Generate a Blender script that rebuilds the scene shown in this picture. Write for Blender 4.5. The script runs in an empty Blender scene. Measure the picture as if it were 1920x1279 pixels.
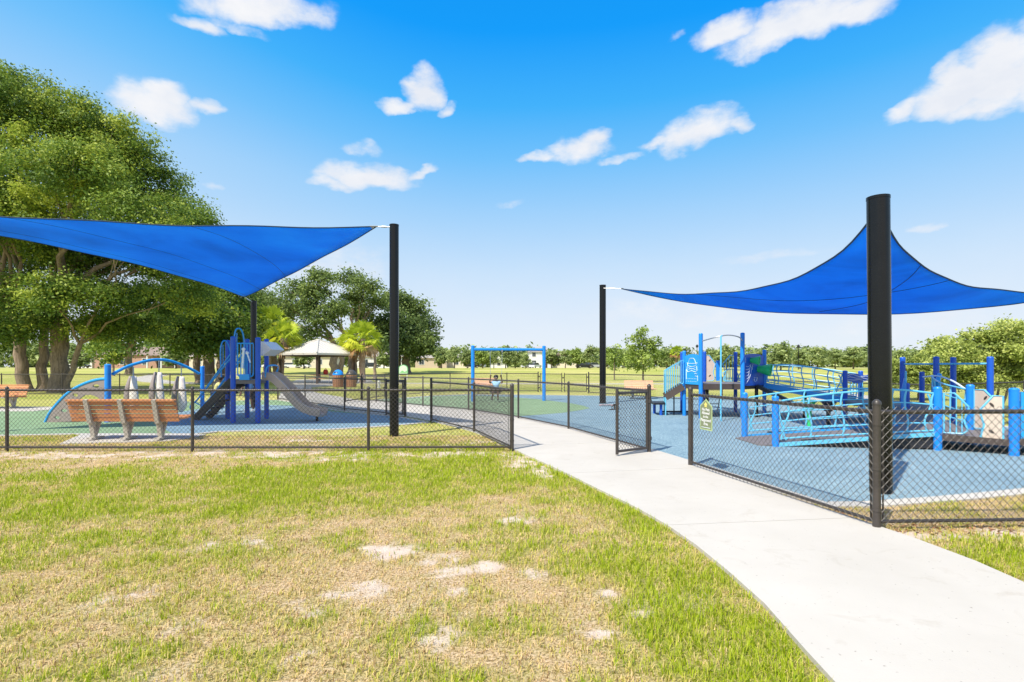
import bpy, bmesh, math, random
import numpy as np
from mathutils import Vector, Matrix, Euler
R = math.radians
scene = bpy.context.scene
COL = scene.collection
HOR, FPX, EYE = 687.0, 1000.0, 1.5
rng = np.random.default_rng(7)
random.seed(7)

# ---------------------------------------------------------------- geometry helpers
def sstep(a, b, t):
    t = np.clip((np.asarray(t, float) - a) / (b - a), 0, 1)
    return t * t * (3 - 2 * t)
def gz(x, y):
    """terrain height: flat play area, slow rise to the far road, shallow swale beyond the right fence"""
    rise = 1.0 * sstep(55, 120, y)
    dip = -0.22 * sstep(7.5, 11.5, x) * sstep(15.5, 20, y + 0.25 * (x - 9)) * (1 - sstep(27, 45, y))
    return rise + dip
def G(px, py, z=0.0):
    Y = (EYE - z) * 1000.0 / (py - HOR)
    return ((px - 960) / 1000.0 * Y, Y)
def P(px, py, Y):
    return ((px - 960) / 1000.0 * Y, Y, EYE + (HOR - py) / 1000.0 * Y)

ORG = {}
def thing(name, label, cat, loc=(0, 0, 0), group=None):
    o = bpy.data.objects.new(name, None)
    o.empty_display_size = 0.2
    COL.objects.link(o)
    o.location = loc
    o['label'] = label; o['category'] = cat
    if group: o['group'] = group
    ORG[o.name] = Vector(loc)
    return o
def tag(o, label, cat, group=None):
    o['label'] = label; o['category'] = cat
    if group: o['group'] = group
    return o
def struct(o):
    o['kind'] = 'structure'; return o
def stuff(o):
    o['kind'] = 'stuff'; return o

def link_mesh(name, me, mat, parent=None, label=None):
    o = bpy.data.objects.new(name, me)
    COL.objects.link(o)
    if mat: me.materials.append(mat)
    if parent is not None:
        o.parent = parent
        ORG[o.name] = ORG.get(parent.name, Vector((0, 0, 0)))
    if label: o['label'] = label
    return o

def frame(d):
    d = Vector(d).normalized()
    up = Vector((0, 0, 1)) if abs(d.z) < 0.95 else Vector((1, 0, 0))
    a = d.cross(up).normalized()
    return d, a, a.cross(d).normalized()

class MB:
    def __init__(s): s.v = []; s.f = []
    def add(s, vs, fs):
        k = len(s.v)
        s.v += [tuple(p) for p in vs]
        s.f += [tuple(i + k for i in f) for f in fs]
        return s
    def box(s, c, size, rz=0.0, rx=0.0, ry=0.0):
        hx, hy, hz = size[0] / 2, size[1] / 2, size[2] / 2
        m = Euler((rx, ry, rz)).to_matrix(); c = Vector(c)
        vs = [c + m @ Vector((x, y, z)) for x in (-hx, hx) for y in (-hy, hy) for z in (-hz, hz)]
        return s.add(vs, [(0, 1, 3, 2), (4, 6, 7, 5), (0, 4, 5, 1), (2, 3, 7, 6), (0, 2, 6, 4), (1, 5, 7, 3)])
    def bar(s, p0, p1, w, h, up=(0, 0, 1)):
        """rectangular bar between two points, w sideways, h along up"""
        p0 = Vector(p0); p1 = Vector(p1); d = (p1 - p0).normalized()
        side = d.cross(Vector(up)).normalized(); u = side.cross(d).normalized()
        vs = []
        for p in (p0, p1):
            for a, b in ((-1, -1), (1, -1), (1, 1), (-1, 1)):
                vs.append(p + side * a * w / 2 + u * b * h / 2)
        return s.add(vs, [(3, 2, 1, 0), (4, 5, 6, 7), (0, 1, 5, 4), (1, 2, 6, 5), (2, 3, 7, 6), (3, 0, 4, 7)])
    def tube(s, pts, r, n=8, cap=True, closed=False):
        pts = [Vector(p) for p in pts]
        m = len(pts)
        rs = r if isinstance(r, (list, tuple)) else [r] * m
        vs, fs = [], []
        prev = None
        for i, p in enumerate(pts):
            if closed: d = pts[(i + 1) % m] - pts[i - 1]
            elif i == 0: d = pts[1] - pts[0]
            elif i == m - 1: d = pts[-1] - pts[-2]
            else: d = (pts[i + 1] - pts[i]).normalized() + (pts[i] - pts[i - 1]).normalized()
            if d.length < 1e-9: d = Vector((0, 0, 1))
            d.normalize()
            if prev is None: _, a, b = frame(d)
            else:
                a = prev - d * prev.dot(d)
                if a.length < 1e-6: _, a, b = frame(d)
                else: a.normalize()
                b = a.cross(d)
            prev = a
            for k in range(n):
                t = 2 * math.pi * k / n
                vs.append(p + (a * math.cos(t) + b * math.sin(t)) * rs[i])
        for i in range(m if closed else m - 1):
            j = (i + 1) % m
            for k in range(n):
                l = (k + 1) % n
                fs.append((i * n + k, j * n + k, j * n + l, i * n + l))
        if cap and not closed:
            fs.append(tuple(range(n))); fs.append(tuple((m - 1) * n + k for k in reversed(range(n))))
        return s.add(vs, fs)
    def lathe(s, c, prof, n=16, axis=None):
        """profile [(r, z)] turned about the vertical through c"""
        c = Vector(c); vs, fs = [], []
        m3 = Matrix.Identity(3)
        if axis is not None:
            d, a, b = frame(axis); m3 = Matrix((a, b, d)).transposed()
        for r, z in prof:
            for k in range(n):
                t = 2 * math.pi * k / n
                vs.append(c + m3 @ Vector((r * math.cos(t), r * math.sin(t), z)))
        for i in range(len(prof) - 1):
            for k in range(n):
                l = (k + 1) % n
                fs.append((i * n + k, i * n + l, (i + 1) * n + l, (i + 1) * n + k))
        fs.append(tuple(reversed(range(n)))); fs.append(tuple((len(prof) - 1) * n + k for k in range(n)))
        return s.add(vs, fs)
    def prism(s, poly, ext):
        """planar polygon (3D points) pushed along ext"""
        ext = Vector(ext); n = len(poly)
        a = [Vector(p) for p in poly]; b = [p + ext for p in a]
        fs = [tuple(range(n)), tuple(n + k for k in reversed(range(n)))]
        for k in range(n):
            l = (k + 1) % n
            fs.append((l, k, n + k, n + l))
        return s.add(a + b, fs)
    def flat(s, poly2, z, depth=0.0):
        """ground slab from 2D polygon, top at z"""
        return s.prism([(x, y, z) for x, y in poly2], (0, 0, -max(depth, 0.002)))
    def sphere(s, c, r, n=10, sc=(1, 1, 1)):
        c = Vector(c); vs, fs = [], []
        m = n // 2 + 1
        for i in range(m + 1):
            th = math.pi * i / m
            for k in range(n):
                t = 2 * math.pi * k / n
                vs.append(c + Vector((r * sc[0] * math.sin(th) * math.cos(t), r * sc[1] * math.sin(th) * math.sin(t), r * sc[2] * math.cos(th))))
        for i in range(m):
            for k in range(n):
                l = (k + 1) % n
                fs.append((i * n + k, (i + 1) * n + k, (i + 1) * n + l, i * n + l))
        return s.add(vs, fs)
    def build(s, name, mat, parent=None, label=None, smooth=True, ang=38):
        me = bpy.data.meshes.new(name)
        org = ORG.get(parent.name, Vector((0, 0, 0))) if parent is not None else Vector((0, 0, 0))
        me.from_pydata([(x - org.x, y - org.y, z - org.z) for x, y, z in s.v], [], s.f)
        bm = bmesh.new(); bm.from_mesh(me)
        bmesh.ops.recalc_face_normals(bm, faces=bm.faces)
        bm.to_mesh(me); bm.free()
        if smooth:
            me.shade_smooth(); me.set_sharp_from_angle(angle=R(ang))
        return link_mesh(name, me, mat, parent, label)

def one(name, label, cat, mb, mat, group=None, smooth=True, loc=None):
    """a thing that is one mesh, its origin at its base"""
    xs = [p[0] for p in mb.v]; ys = [p[1] for p in mb.v]; zs = [p[2] for p in mb.v]
    c = loc or ((min(xs) + max(xs)) / 2, (min(ys) + max(ys)) / 2, min(zs))
    mb.v = [(x - c[0], y - c[1], z - c[2]) for x, y, z in mb.v]
    o = mb.build(name, mat, None, None, smooth)
    o.location = c
    return tag(o, label, cat, group)

def np_mesh(name, verts, faces, attrs=None, domain='FACE'):
    me = bpy.data.meshes.new(name)
    verts = np.asarray(verts, np.float32); faces = np.asarray(faces, np.int32)
    M, k = faces.shape
    me.vertices.add(len(verts)); me.vertices.foreach_set('co', verts.ravel())
    me.loops.add(M * k); me.loops.foreach_set('vertex_index', faces.ravel())
    me.polygons.add(M); me.polygons.foreach_set('loop_start', np.arange(M, dtype=np.int32) * k)
    me.update(calc_edges=True)
    for n, a in (attrs or {}).items():
        at = me.attributes.new(n, 'FLOAT', domain)
        at.data.foreach_set('value', np.asarray(a, np.float32))
    return me

def copy_tree(o, parent=None):
    c = o.copy(); COL.objects.link(c); c.parent = parent
    ORG[c.name] = ORG.get(o.name, Vector((0, 0, 0)))
    for ch in list(o.children): copy_tree(ch, c)
    return c

def bez(pts, n=12):
    """smooth curve through points (Catmull-Rom)"""
    pts = [Vector(p) for p in pts]; out = []
    ext = [pts[0] * 2 - pts[1]] + pts + [pts[-1] * 2 - pts[-2]]
    for i in range(1, len(ext) - 2):
        p0, p1, p2, p3 = ext[i - 1:i + 3]
        for k in range(n):
            t = k / n
            out.append(0.5 * ((2 * p1) + (p2 - p0) * t + (2 * p0 - 5 * p1 + 4 * p2 - p3) * t * t + (3 * p1 - p0 - 3 * p2 + p3) * t ** 3))
    out.append(pts[-1]); return out
def lerp(a, b, t): return Vector(a).lerp(Vector(b), t)

# ---------------------------------------------------------------- numpy noise
_perm = np.random.default_rng(3).random((256, 256)).astype(np.float32)
def vnoise(x, y):
    xi = np.floor(x).astype(int); yi = np.floor(y).astype(int)
    fx = x - xi; fy = y - yi
    fx = fx * fx * (3 - 2 * fx); fy = fy * fy * (3 - 2 * fy)
    g = lambda a, b: _perm[a % 256, b % 256]
    return (g(xi, yi) * (1 - fx) + g(xi + 1, yi) * fx) * (1 - fy) + (g(xi, yi + 1) * (1 - fx) + g(xi + 1, yi + 1) * fx) * fy
def fbm(x, y, o=4):
    s = 0; a = 0.5; t = 0
    for i in range(o):
        s = s + a * vnoise(x * 2 ** i + 17.3 * i, y * 2 ** i + 9.1 * i); t += a; a *= 0.55
    return s / t
def inpoly(x, y, poly):
    c = np.zeros(x.shape, bool); n = len(poly)
    for i in range(n):
        x1, y1 = poly[i]; x2, y2 = poly[(i + 1) % n]
        if y1 == y2: continue
        m = ((y1 > y) != (y2 > y)) & (x < (x2 - x1) * (y - y1) / (y2 - y1) + x1)
        c ^= m
    return c

# ---------------------------------------------------------------- materials
class NT:
    def __init__(s, name, world=False):
        if world: s.m = name
        else:
            s.m = bpy.data.materials.new(name); s.m.use_nodes = True
        s.t = s.m.node_tree; s.t.nodes.clear()
    def n(s, typ, **kw):
        nd = s.t.nodes.new(typ)
        for k, v in kw.items(): setattr(nd, k, v)
        return nd
    def l(s, a, b): s.t.links.new(a, b)
    def math(s, op, a, b=None, clamp=False):
        nd = s.n('ShaderNodeMath', operation=op, use_clamp=clamp)
        for i, v in enumerate((a, b)):
            if v is None: continue
            if isinstance(v, (int, float)): nd.inputs[i].default_value = v
            else: s.l(v, nd.inputs[i])
        return nd.outputs[0]
    def noise(s, vec, scale, detail=4, rough=0.55, dist=0):
        nd = s.n('ShaderNodeTexNoise')
        nd.inputs['Scale'].default_value = scale; nd.inputs['Detail'].default_value = detail
        nd.inputs['Roughness'].default_value = rough; nd.inputs['Distortion'].default_value = dist
        if vec is not None: s.l(vec, nd.inputs['Vector'])
        return nd.outputs['Fac']
    def ramp(s, fac, stops):
        nd = s.n('ShaderNodeValToRGB')
        el = nd.color_ramp.elements
        while len(el) < len(stops): el.new(0.5)
        for e, (p, c) in zip(el, stops):
            e.position = p; e.color = (*c, 1)
        s.l(fac, nd.inputs[0]); return nd.outputs[0]
    def mix(s, fac, a, b):
        nd = s.n('ShaderNodeMix', data_type='RGBA')
        for sk, v in ((nd.inputs[0], fac), (nd.inputs[6], a), (nd.inputs[7], b)):
            if isinstance(v, (int, float)): sk.default_value = v
            elif isinstance(v, tuple): sk.default_value = (*v, 1)
            else: s.l(v, sk)
        return nd.outputs[2]
    def bsdf(s, col, rough=0.6, metal=0.0, bump=None, bstr=0.3, bdist=0.01, spec=0.5):
        b = s.n('ShaderNodeBsdfPrincipled')
        if isinstance(col, tuple): b.inputs['Base Color'].default_value = (*col, 1)
        else: s.l(col, b.inputs['Base Color'])
        if isinstance(rough, (int, float)): b.inputs['Roughness'].default_value = rough
        else: s.l(rough, b.inputs['Roughness'])
        b.inputs['Metallic'].default_value = metal
        b.inputs['Specular IOR Level'].default_value = spec
        if bump is not None:
            bp = s.n('ShaderNodeBump'); bp.inputs['Strength'].default_value = bstr; bp.inputs['Distance'].default_value = bdist
            s.l(bump, bp.inputs['Height']); s.l(bp.outputs[0], b.inputs['Normal'])
        return b
    def out(s, sh):
        o = s.n('ShaderNodeOutputMaterial'); s.l(sh, o.inputs[0]); return s.m

def mul(c, k): return tuple(min(1, max(0, x * k)) for x in c)
def paint(name, col, rough=0.4, metal=0.0, amt=0.18, scale=6.0, bstr=0.0, spec=0.5, fine=60):
    t = NT(name)
    oc = t.n('ShaderNodeTexCoord').outputs['Object']
    a = t.noise(oc, scale, 5); b = t.noise(oc, fine, 3)
    f = t.math('ADD', t.math('MULTIPLY', a, 0.65), t.math('MULTIPLY', b, 0.35))
    c = t.ramp(f, [(0.3, mul(col, 1 - amt)), (0.7, mul(col, 1 + amt))])
    r = t.math('ADD', t.math('MULTIPLY', b, 0.25), rough - 0.12)
    return t.out(t.bsdf(c, r, metal, b if bstr else None, bstr, 0.004, spec).outputs[0])

M = {}
M['blue'] = paint('blue_paint', (0.010, 0.235, 0.74), 0.38, amt=0.1)
M['navy'] = paint('deep_and_shaded_blue', (0.008, 0.095, 0.52), 0.4, amt=0.1)  # deep panel blue; on posts, shade put into the blue paint
M['sky_rail'] = paint('light_blue_rail_paint', (0.13, 0.50, 0.72), 0.35, amt=0.1)
M['arch_blue'] = paint('bright_blue_rail_paint', (0.02, 0.32, 0.74), 0.35, amt=0.1)
M['black_metal'] = paint('black_powder_coat', (0.005, 0.0055, 0.0065), 0.24, amt=0.3, spec=0.35)
M['fence'] = paint('dark_brown_vinyl_coat', (0.050, 0.042, 0.037), 0.42, amt=0.3)
M['deck'] = paint('coated_grey_brown_deck', (0.16, 0.14, 0.135), 0.6, amt=0.2, bstr=0.2)
M['dark_deck'] = paint('dark_brown_step_coat', (0.07, 0.05, 0.042), 0.6, amt=0.2)
M['black_plastic'] = paint('black_plastic', (0.018, 0.018, 0.022), 0.5, amt=0.25)
M['slide'] = paint('taupe_slide_plastic', (0.52, 0.40, 0.31), 0.35, amt=0.12)
M['beige'] = paint('beige_plastic', (0.62, 0.50, 0.40), 0.5, amt=0.1)
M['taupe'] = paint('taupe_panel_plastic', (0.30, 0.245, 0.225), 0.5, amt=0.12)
M['pod'] = paint('pale_grey_pod_plastic', (0.78, 0.70, 0.61), 0.5, amt=0.2, scale=9)
M['white_line'] = paint('white_engraved_line', (0.72, 0.8, 0.85), 0.5, amt=0.08)
M['green_plastic'] = paint('green_plastic', (0.03, 0.55, 0.16), 0.35, amt=0.12)
M['steel'] = paint('galvanised_steel', (0.5, 0.5, 0.5), 0.4, 0.8, amt=0.2)
M['bench_leg'] = paint('speckled_grey_bench_casting', (0.42, 0.39, 0.34), 0.7, amt=0.45, scale=40, fine=140)
M['white_paint'] = paint('white_paint', (0.75, 0.75, 0.74), 0.5, amt=0.08)
M['brown_post'] = paint('brown_steel_post', (0.06, 0.035, 0.025), 0.5, amt=0.2)
M['roof_metal'] = paint('pale_metal_roof', (0.56, 0.53, 0.49), 0.45, 0.0, amt=0.08)
M['glass'] = paint('dark_window_glass', (0.03, 0.04, 0.05), 0.08, amt=0.2, spec=0.8)
M['rubber'] = paint('tyre_rubber', (0.02, 0.02, 0.02), 0.8, amt=0.3)
M['skin'] = paint('brown_skin', (0.13, 0.062, 0.037), 0.5, amt=0.08)
M['hair'] = paint('black_hair', (0.012, 0.01, 0.009), 0.6, amt=0.3)
M['shirt_blue'] = paint('pale_blue_cotton', (0.33, 0.56, 0.78), 0.85, amt=0.1)
M['shirt_yellow'] = paint('pale_yellow_cotton', (0.62, 0.58, 0.22), 0.85, amt=0.1)
M['denim'] = paint('blue_denim', (0.04, 0.07, 0.14), 0.85, amt=0.25)
M['dark_cloth'] = paint('dark_shorts_cloth', (0.06, 0.05, 0.05), 0.85, amt=0.25)
M['red_cloth'] = paint('red_cloth', (0.45, 0.04, 0.03), 0.8, amt=0.2)
M['shoe'] = paint('white_shoe', (0.7, 0.68, 0.66), 0.6, amt=0.1)

def wood(name, c):
    t = NT(name); oc = t.n('ShaderNodeTexCoord').outputs['Object']
    mp = t.n('ShaderNodeMapping'); mp.inputs['Scale'].default_value = (1.2, 14, 14); t.l(oc, mp.inputs[0])
    a = t.noise(mp.outputs[0], 3, 6, 0.65)
    col = t.ramp(a, [(0.25, mul(c, 0.72)), (0.55, c), (0.8, mul(c, 1.25))])
    return t.out(t.bsdf(col, 0.6, 0, a, 0.25, 0.004).outputs[0])
M['wood'] = wood('orange_brown_plank', (0.60, 0.26, 0.115))
M['wood_far'] = wood('pale_orange_plank', (0.76, 0.45, 0.29))
M['hood'] = paint('off_white_hood_plastic', (0.78, 0.74, 0.70), 0.5, amt=0.06)
M['wood_can'] = wood('brown_can_slat', (0.40, 0.20, 0.11))

def concrete():
    t = NT('pale_concrete'); oc = t.n('ShaderNodeTexCoord').outputs['Object']
    a = t.noise(oc, 0.9, 6, 0.6); b = t.noise(oc, 90, 3); d = t.noise(oc, 3.1, 4, 0.7, 0.8)
    c = t.ramp(a, [(0.25, (0.445, 0.418, 0.376)), (0.6, (0.492, 0.465, 0.422)), (0.85, (0.52, 0.493, 0.45))])
    st = t.ramp(d, [(0.58, (1, 1, 1)), (0.72, (0.84, 0.81, 0.77))])
    mx = t.n('ShaderNodeMix', data_type='RGBA', blend_type='MULTIPLY'); mx.inputs[0].default_value = 0.55
    t.l(c, mx.inputs[6]); t.l(st, mx.inputs[7])
    sp = t.ramp(t.noise(oc, 38, 2, 0.5), [(0.25, (0.45, 0.42, 0.4)), (0.30, (1, 1, 1))])
    m2 = t.n('ShaderNodeMix', data_type='RGBA', blend_type='MULTIPLY'); m2.inputs[0].default_value = 0.7
    t.l(mx.outputs[2], m2.inputs[6]); t.l(sp, m2.inputs[7])
    return t.out(t.bsdf(m2.outputs[2], 0.85, 0, b, 0.25, 0.004, 0.3).outputs[0])
M['concrete'] = concrete()

def granules(name, lo, mid, hi):
    t = NT(name); oc = t.n('ShaderNodeTexCoord').outputs['Object']
    v = t.n('ShaderNodeTexVoronoi'); v.inputs['Scale'].default_value = 70; t.l(oc, v.inputs['Vector'])
    sep = t.n('ShaderNodeSeparateColor'); t.l(v.outputs['Color'], sep.inputs[0])
    big = t.noise(oc, 0.7, 5, 0.6)
    f = t.math('ADD', t.math('MULTIPLY', sep.outputs[0], 0.6), t.math('MULTIPLY', big, 0.4))
    c = t.ramp(f, [(0.15, lo), (0.5, mid), (0.85, hi)])
    return t.out(t.bsdf(c, 0.9, 0, sep.outputs[0], 0.35, 0.004, 0.2).outputs[0])
M['blue_rubber'] = granules('blue_rubber_granules', (0.08, 0.145, 0.205), (0.165, 0.27, 0.335), (0.34, 0.45, 0.49))
M['green_rubber'] = granules('green_rubber_granules', (0.12, 0.20, 0.10), (0.20, 0.31, 0.17), (0.30, 0.42, 0.26))

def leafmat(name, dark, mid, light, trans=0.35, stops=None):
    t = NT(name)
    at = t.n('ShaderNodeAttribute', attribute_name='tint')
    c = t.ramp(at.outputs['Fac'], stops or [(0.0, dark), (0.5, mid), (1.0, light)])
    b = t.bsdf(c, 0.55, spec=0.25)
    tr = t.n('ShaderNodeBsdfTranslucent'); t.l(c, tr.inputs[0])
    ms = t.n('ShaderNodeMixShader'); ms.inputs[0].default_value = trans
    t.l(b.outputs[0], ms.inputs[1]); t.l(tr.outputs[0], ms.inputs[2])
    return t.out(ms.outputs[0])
M['oak'] = leafmat('oak_leaves', (0.06, 0.12, 0.022), (0.175, 0.27, 0.04), (0.46, 0.52, 0.075))
M['mid'] = leafmat('grey_green_leaves', (0.075, 0.12, 0.035), (0.175, 0.25, 0.07), (0.33, 0.40, 0.11))
M['young'] = leafmat('young_tree_leaves', (0.14, 0.21, 0.04), (0.28, 0.38, 0.08), (0.46, 0.55, 0.15))
M['rowleaf'] = leafmat('street_tree_leaves', (0.15, 0.21, 0.07), (0.32, 0.40, 0.14), (0.52, 0.58, 0.25))
M['shrubleaf'] = leafmat('yellow_green_shrub_leaves', (0.14, 0.19, 0.04), (0.36, 0.43, 0.09), (0.60, 0.64, 0.20))
M['palm'] = leafmat('palm_fronds', (0.17, 0.23, 0.03), (0.36, 0.47, 0.035), (0.64, 0.67, 0.06))
M['grassblade'] = leafmat('grass_blades', None, None, None, 0.36, [(0.0, (0.30, 0.18, 0.085)), (0.06, (0.77, 0.57, 0.31)), (0.5, (0.62, 0.54, 0.14)), (0.9, (0.42, 0.51, 0.014)), (1.0, (0.24, 0.35, 0.012))])
M['deadleaf'] = leafmat('fallen_leaf_litter', (0.16, 0.07, 0.03), (0.34, 0.17, 0.08), (0.5, 0.34, 0.18), 0.1)

def bark(name, a, b):
    t = NT(name); oc = t.n('ShaderNodeTexCoord').outputs['Object']
    mp = t.n('ShaderNodeMapping'); mp.inputs['Scale'].default_value = (5, 5, 1.1); t.l(oc, mp.inputs[0])
    n = t.noise(mp.outputs[0], 2.2, 8, 0.7, 0.6)
    return t.out(t.bsdf(t.ramp(n, [(0.3, a), (0.7, b)]), 0.9, 0, n, 0.8, 0.05, 0.2).outputs[0])
M['bark'] = bark('oak_bark', (0.12, 0.088, 0.068), (0.42, 0.32, 0.25))
M['palmbark'] = bark('palm_bark', (0.17, 0.11, 0.08), (0.46, 0.36, 0.27))
M['twig'] = bark('thin_branch_bark', (0.10, 0.08, 0.06), (0.24, 0.19, 0.14))

def sailmat():
    t = NT('blue_shade_fabric'); oc = t.n('ShaderNodeTexCoord').outputs['Object']
    a = t.noise(oc, 0.45, 5, 0.6, 0.5); w = t.noise(oc, 140, 2)
    f = t.math('ADD', t.math('MULTIPLY', a, 0.7), t.math('MULTIPLY', w, 0.3))
    c = t.ramp(f, [(0.32, (0.010, 0.23, 0.72)), (0.5, (0.016, 0.34, 0.92)), (0.68, (0.026, 0.43, 0.98))])
    b = t.bsdf(c, 0.8, spec=0.2); tr = t.n('ShaderNodeBsdfTranslucent'); t.l(c, tr.inputs[0])
    ms = t.n('ShaderNodeMixShader'); ms.inputs[0].default_value = 0.45
    t.l(b.outputs[0], ms.inputs[1]); t.l(tr.outputs[0], ms.inputs[2])
    return t.out(ms.outputs[0])
M['sail'] = sailmat()
M['hem'] = paint('dark_hem_webbing', (0.01, 0.035, 0.09), 0.8)
# ================================================================ camera, sun, sky
cam_d = bpy.data.cameras.new('camera'); cam = bpy.data.objects.new('camera', cam_d); COL.objects.link(cam)
cam_d.sensor_width = 36; cam_d.lens = 36 * FPX / 1920
cam_d.shift_y = (HOR - 639.5) / 1920
cam_d.clip_start = 0.05; cam_d.clip_end = 4000
cam.location = (0, 0, EYE); cam.rotation_euler = (R(90), 0, 0)
scene.camera = cam

SUN = Vector((-0.53, -0.62, 1.08)).normalized()
sd = bpy.data.lights.new('sun', 'SUN'); so = bpy.data.objects.new('sun', sd); COL.objects.link(so)
sd.energy = 4.5; sd.angle = R(0.53); sd.color = (1.0, 0.93, 0.815)
so.rotation_euler = SUN.to_track_quat('Z', 'Y').to_euler(); so.location = (-8, -10, 30)

world = bpy.data.worlds.new('World'); scene.world = world; world.use_nodes = True
def build_world():
    t = NT(world, True)
    sky = t.n('ShaderNodeTexSky', sky_type='NISHITA', sun_disc=False)
    sky.sun_elevation = math.asin(SUN.z); sky.sun_rotation = math.atan2(SUN.x, SUN.y)
    sky.altitude = 10; sky.air_density = 1.0; sky.dust_density = 0.6; sky.ozone_density = 3.0
    d = t.n('ShaderNodeTexCoord').outputs['Generated']
    sx = t.n('ShaderNodeSeparateXYZ'); t.l(d, sx.inputs[0])
    az = t.math('ARCTAN2', sx.outputs[0], sx.outputs[1]); el = t.math('ARCSINE', sx.outputs[2])
    cv = t.n('ShaderNodeCombineXYZ'); t.l(t.math('MULTIPLY', az, 1.0), cv.inputs[0]); t.l(t.math('MULTIPLY', el, 1.7), cv.inputs[1])
    v = cv.outputs[0]
    n1 = t.noise(v, 9, 6, 0.6); n2 = t.noise(v, 26, 6, 0.62)
    nn = t.n('ShaderNodeTexNoise'); nn.inputs['Scale'].default_value = 14; nn.inputs['Detail'].default_value = 5; t.l(v, nn.inputs['Vector'])
    sc = t.n('ShaderNodeSeparateColor'); t.l(nn.outputs['Color'], sc.inputs[0])
    azd = t.math('ADD', az, t.math('MULTIPLY', t.math('SUBTRACT', sc.outputs[0], 0.5), 0.062))
    eld = t.math('ADD', el, t.math('MULTIPLY', t.math('SUBTRACT', sc.outputs[1], 0.5), 0.046))
    # (direction as image position of the photograph's clouds, half sizes, tilt, strength)
    C = [(490, 22, 150, 36, -6, 1), (372, 48, 60, 13, 8, .75), (420, 8, 100, 15, 0, .7), (440, 58, 70, 12, 0, .5),
         (285, 200, 92, 42, 6, 1), (375, 207, 46, 14, -4, .8), (240, 185, 40, 24, 0, .8),
         (800, 176, 42, 38, -20, 1), (752, 202, 48, 13, -6, .9), (838, 206, 24, 15, -35, .75),
         (690, 335, 105, 27, 0, 1), (783, 326, 42, 9, -14, .8), (618, 345, 50, 12, 0, .8), (683, 280, 42, 14, 8, .42),
         (1085, 284, 72, 25, -4, .85), (1010, 300, 50, 11, 0, .75), (1165, 297, 46, 7, -6, .6), (1120, 270, 30, 14, -20, .7),
         (1310, 250, 92, 34, -8, .95), (1235, 272, 42, 12, -10, .75), (1385, 236, 34, 16, 0, .7),
         (1500, 42, 175, 36, -8, 1.1), (1360, 64, 70, 24, -6, 1.0), (1600, 26, 85, 26, 4, .95), (1268, 70, 16, 8, 0, .4),
         (1872, 145, 112, 78, 0, 1.15), (1790, 178, 100, 46, -3, 1.1), (1700, 203, 52, 17, -12, .8), (1960, 120, 110, 90, 0, 1.1), (1865, 105, 62, 52, 0, 1.1), (1790, 150, 55, 45, 0, 1.1), (1850, 190, 110, 30, 0, 1.0),
         (1736, 427, 52, 11, -4, .55), (398, 354, 34, 8, -4, .5), (1450, 482, 120, 13, -4, .36), (1300, 585, 260, 40, 0, .34), (600, 505, 150, 62, 0, .42), (1700, 610, 200, 30, 0, .34), (960, 385, 26, 8, 0, .3), (1110, 262, 40, 16, -6, .9), (300, 180, 60, 28, 0, 1), (790, 158, 32, 20, 0, .9)]
    cloud = None
    for px, py, rx, ry, tilt, s in C:
        a0 = math.atan((px - 960) / 1000); e0 = math.atan((HOR - py) / 1000 * math.cos(a0))
        wx = rx / 1000 * math.cos(a0) ** 2 * 1.06; wy = ry / 1000 * math.cos(a0) * 1.22
        dx = t.math('SUBTRACT', azd, a0); dy = t.math('SUBTRACT', eld, e0)
        c_, s_ = math.cos(R(-tilt)), math.sin(R(-tilt))
        u = t.math('ADD', t.math('MULTIPLY', dx, c_ / wx), t.math('MULTIPLY', dy, s_ / wx))
        w = t.math('ADD', t.math('MULTIPLY', dx, -s_ / wy), t.math('MULTIPLY', dy, c_ / wy))
        w = t.math('MULTIPLY', w, t.math('ADD', 1.0, t.math('MULTIPLY', t.math('LESS_THAN', w, 0.0), 0.45)))      # flatter undersides
        f = t.math('SUBTRACT', 1.0, t.math('ADD', t.math('MULTIPLY', u, u), t.math('MULTIPLY', w, w)))
        f = t.math('MULTIPLY', t.math('MAXIMUM', f, 0.0), s)
        cloud = f if cloud is None else t.math('MAXIMUM', cloud, f)
    # ragged edges
    den = t.math('ADD', cloud, t.math('MULTIPLY', t.math('SUBTRACT', n2, 0.5), 1.05))
    den = t.math('MULTIPLY', den, t.math('GREATER_THAN', cloud, 0.001))
    mr = t.n('ShaderNodeMapRange', interpolation_type='SMOOTHSTEP')
    mr.inputs[1].default_value = -0.06; mr.inputs[2].default_value = 0.98
    t.l(den, mr.inputs[0])
    alpha = t.math('MULTIPLY', mr.outputs[0], t.math('MULTIPLY', t.math('MINIMUM', t.math('MULTIPLY', cloud, 4.5), 1.0), 1.0))
    # thin white veil low over the horizon
    band = t.n('ShaderNodeMapRange', interpolation_type='SMOOTHSTEP'); t.l(el, band.inputs[0])
    band.inputs[1].default_value = 0.30; band.inputs[2].default_value = -0.02
    band.inputs[3].default_value = 0.0; band.inputs[4].default_value = 1.0
    veil = t.math('MULTIPLY', band.outputs[0], t.math('ADD', 0.42, t.math('MULTIPLY', n1, 0.6)), True)
    # sky colour: clear-air gradient by height, blended with the sky model
    lift = t.n('ShaderNodeMapRange', interpolation_type='SMOOTHSTEP'); t.l(az, lift.inputs[0])
    lift.inputs[1].default_value = -0.05; lift.inputs[2].default_value = -0.85; lift.inputs[3].default_value = 0.0; lift.inputs[4].default_value = 0.10
    ee = t.math('MULTIPLY', t.math('SUBTRACT', el, t.math('MULTIPLY', lift.outputs[0], t.math('MINIMUM', t.math('MULTIPLY', t.math('MAXIMUM', el, 0.0), 3.0), 1.0))), 1 / 1.571)
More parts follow.
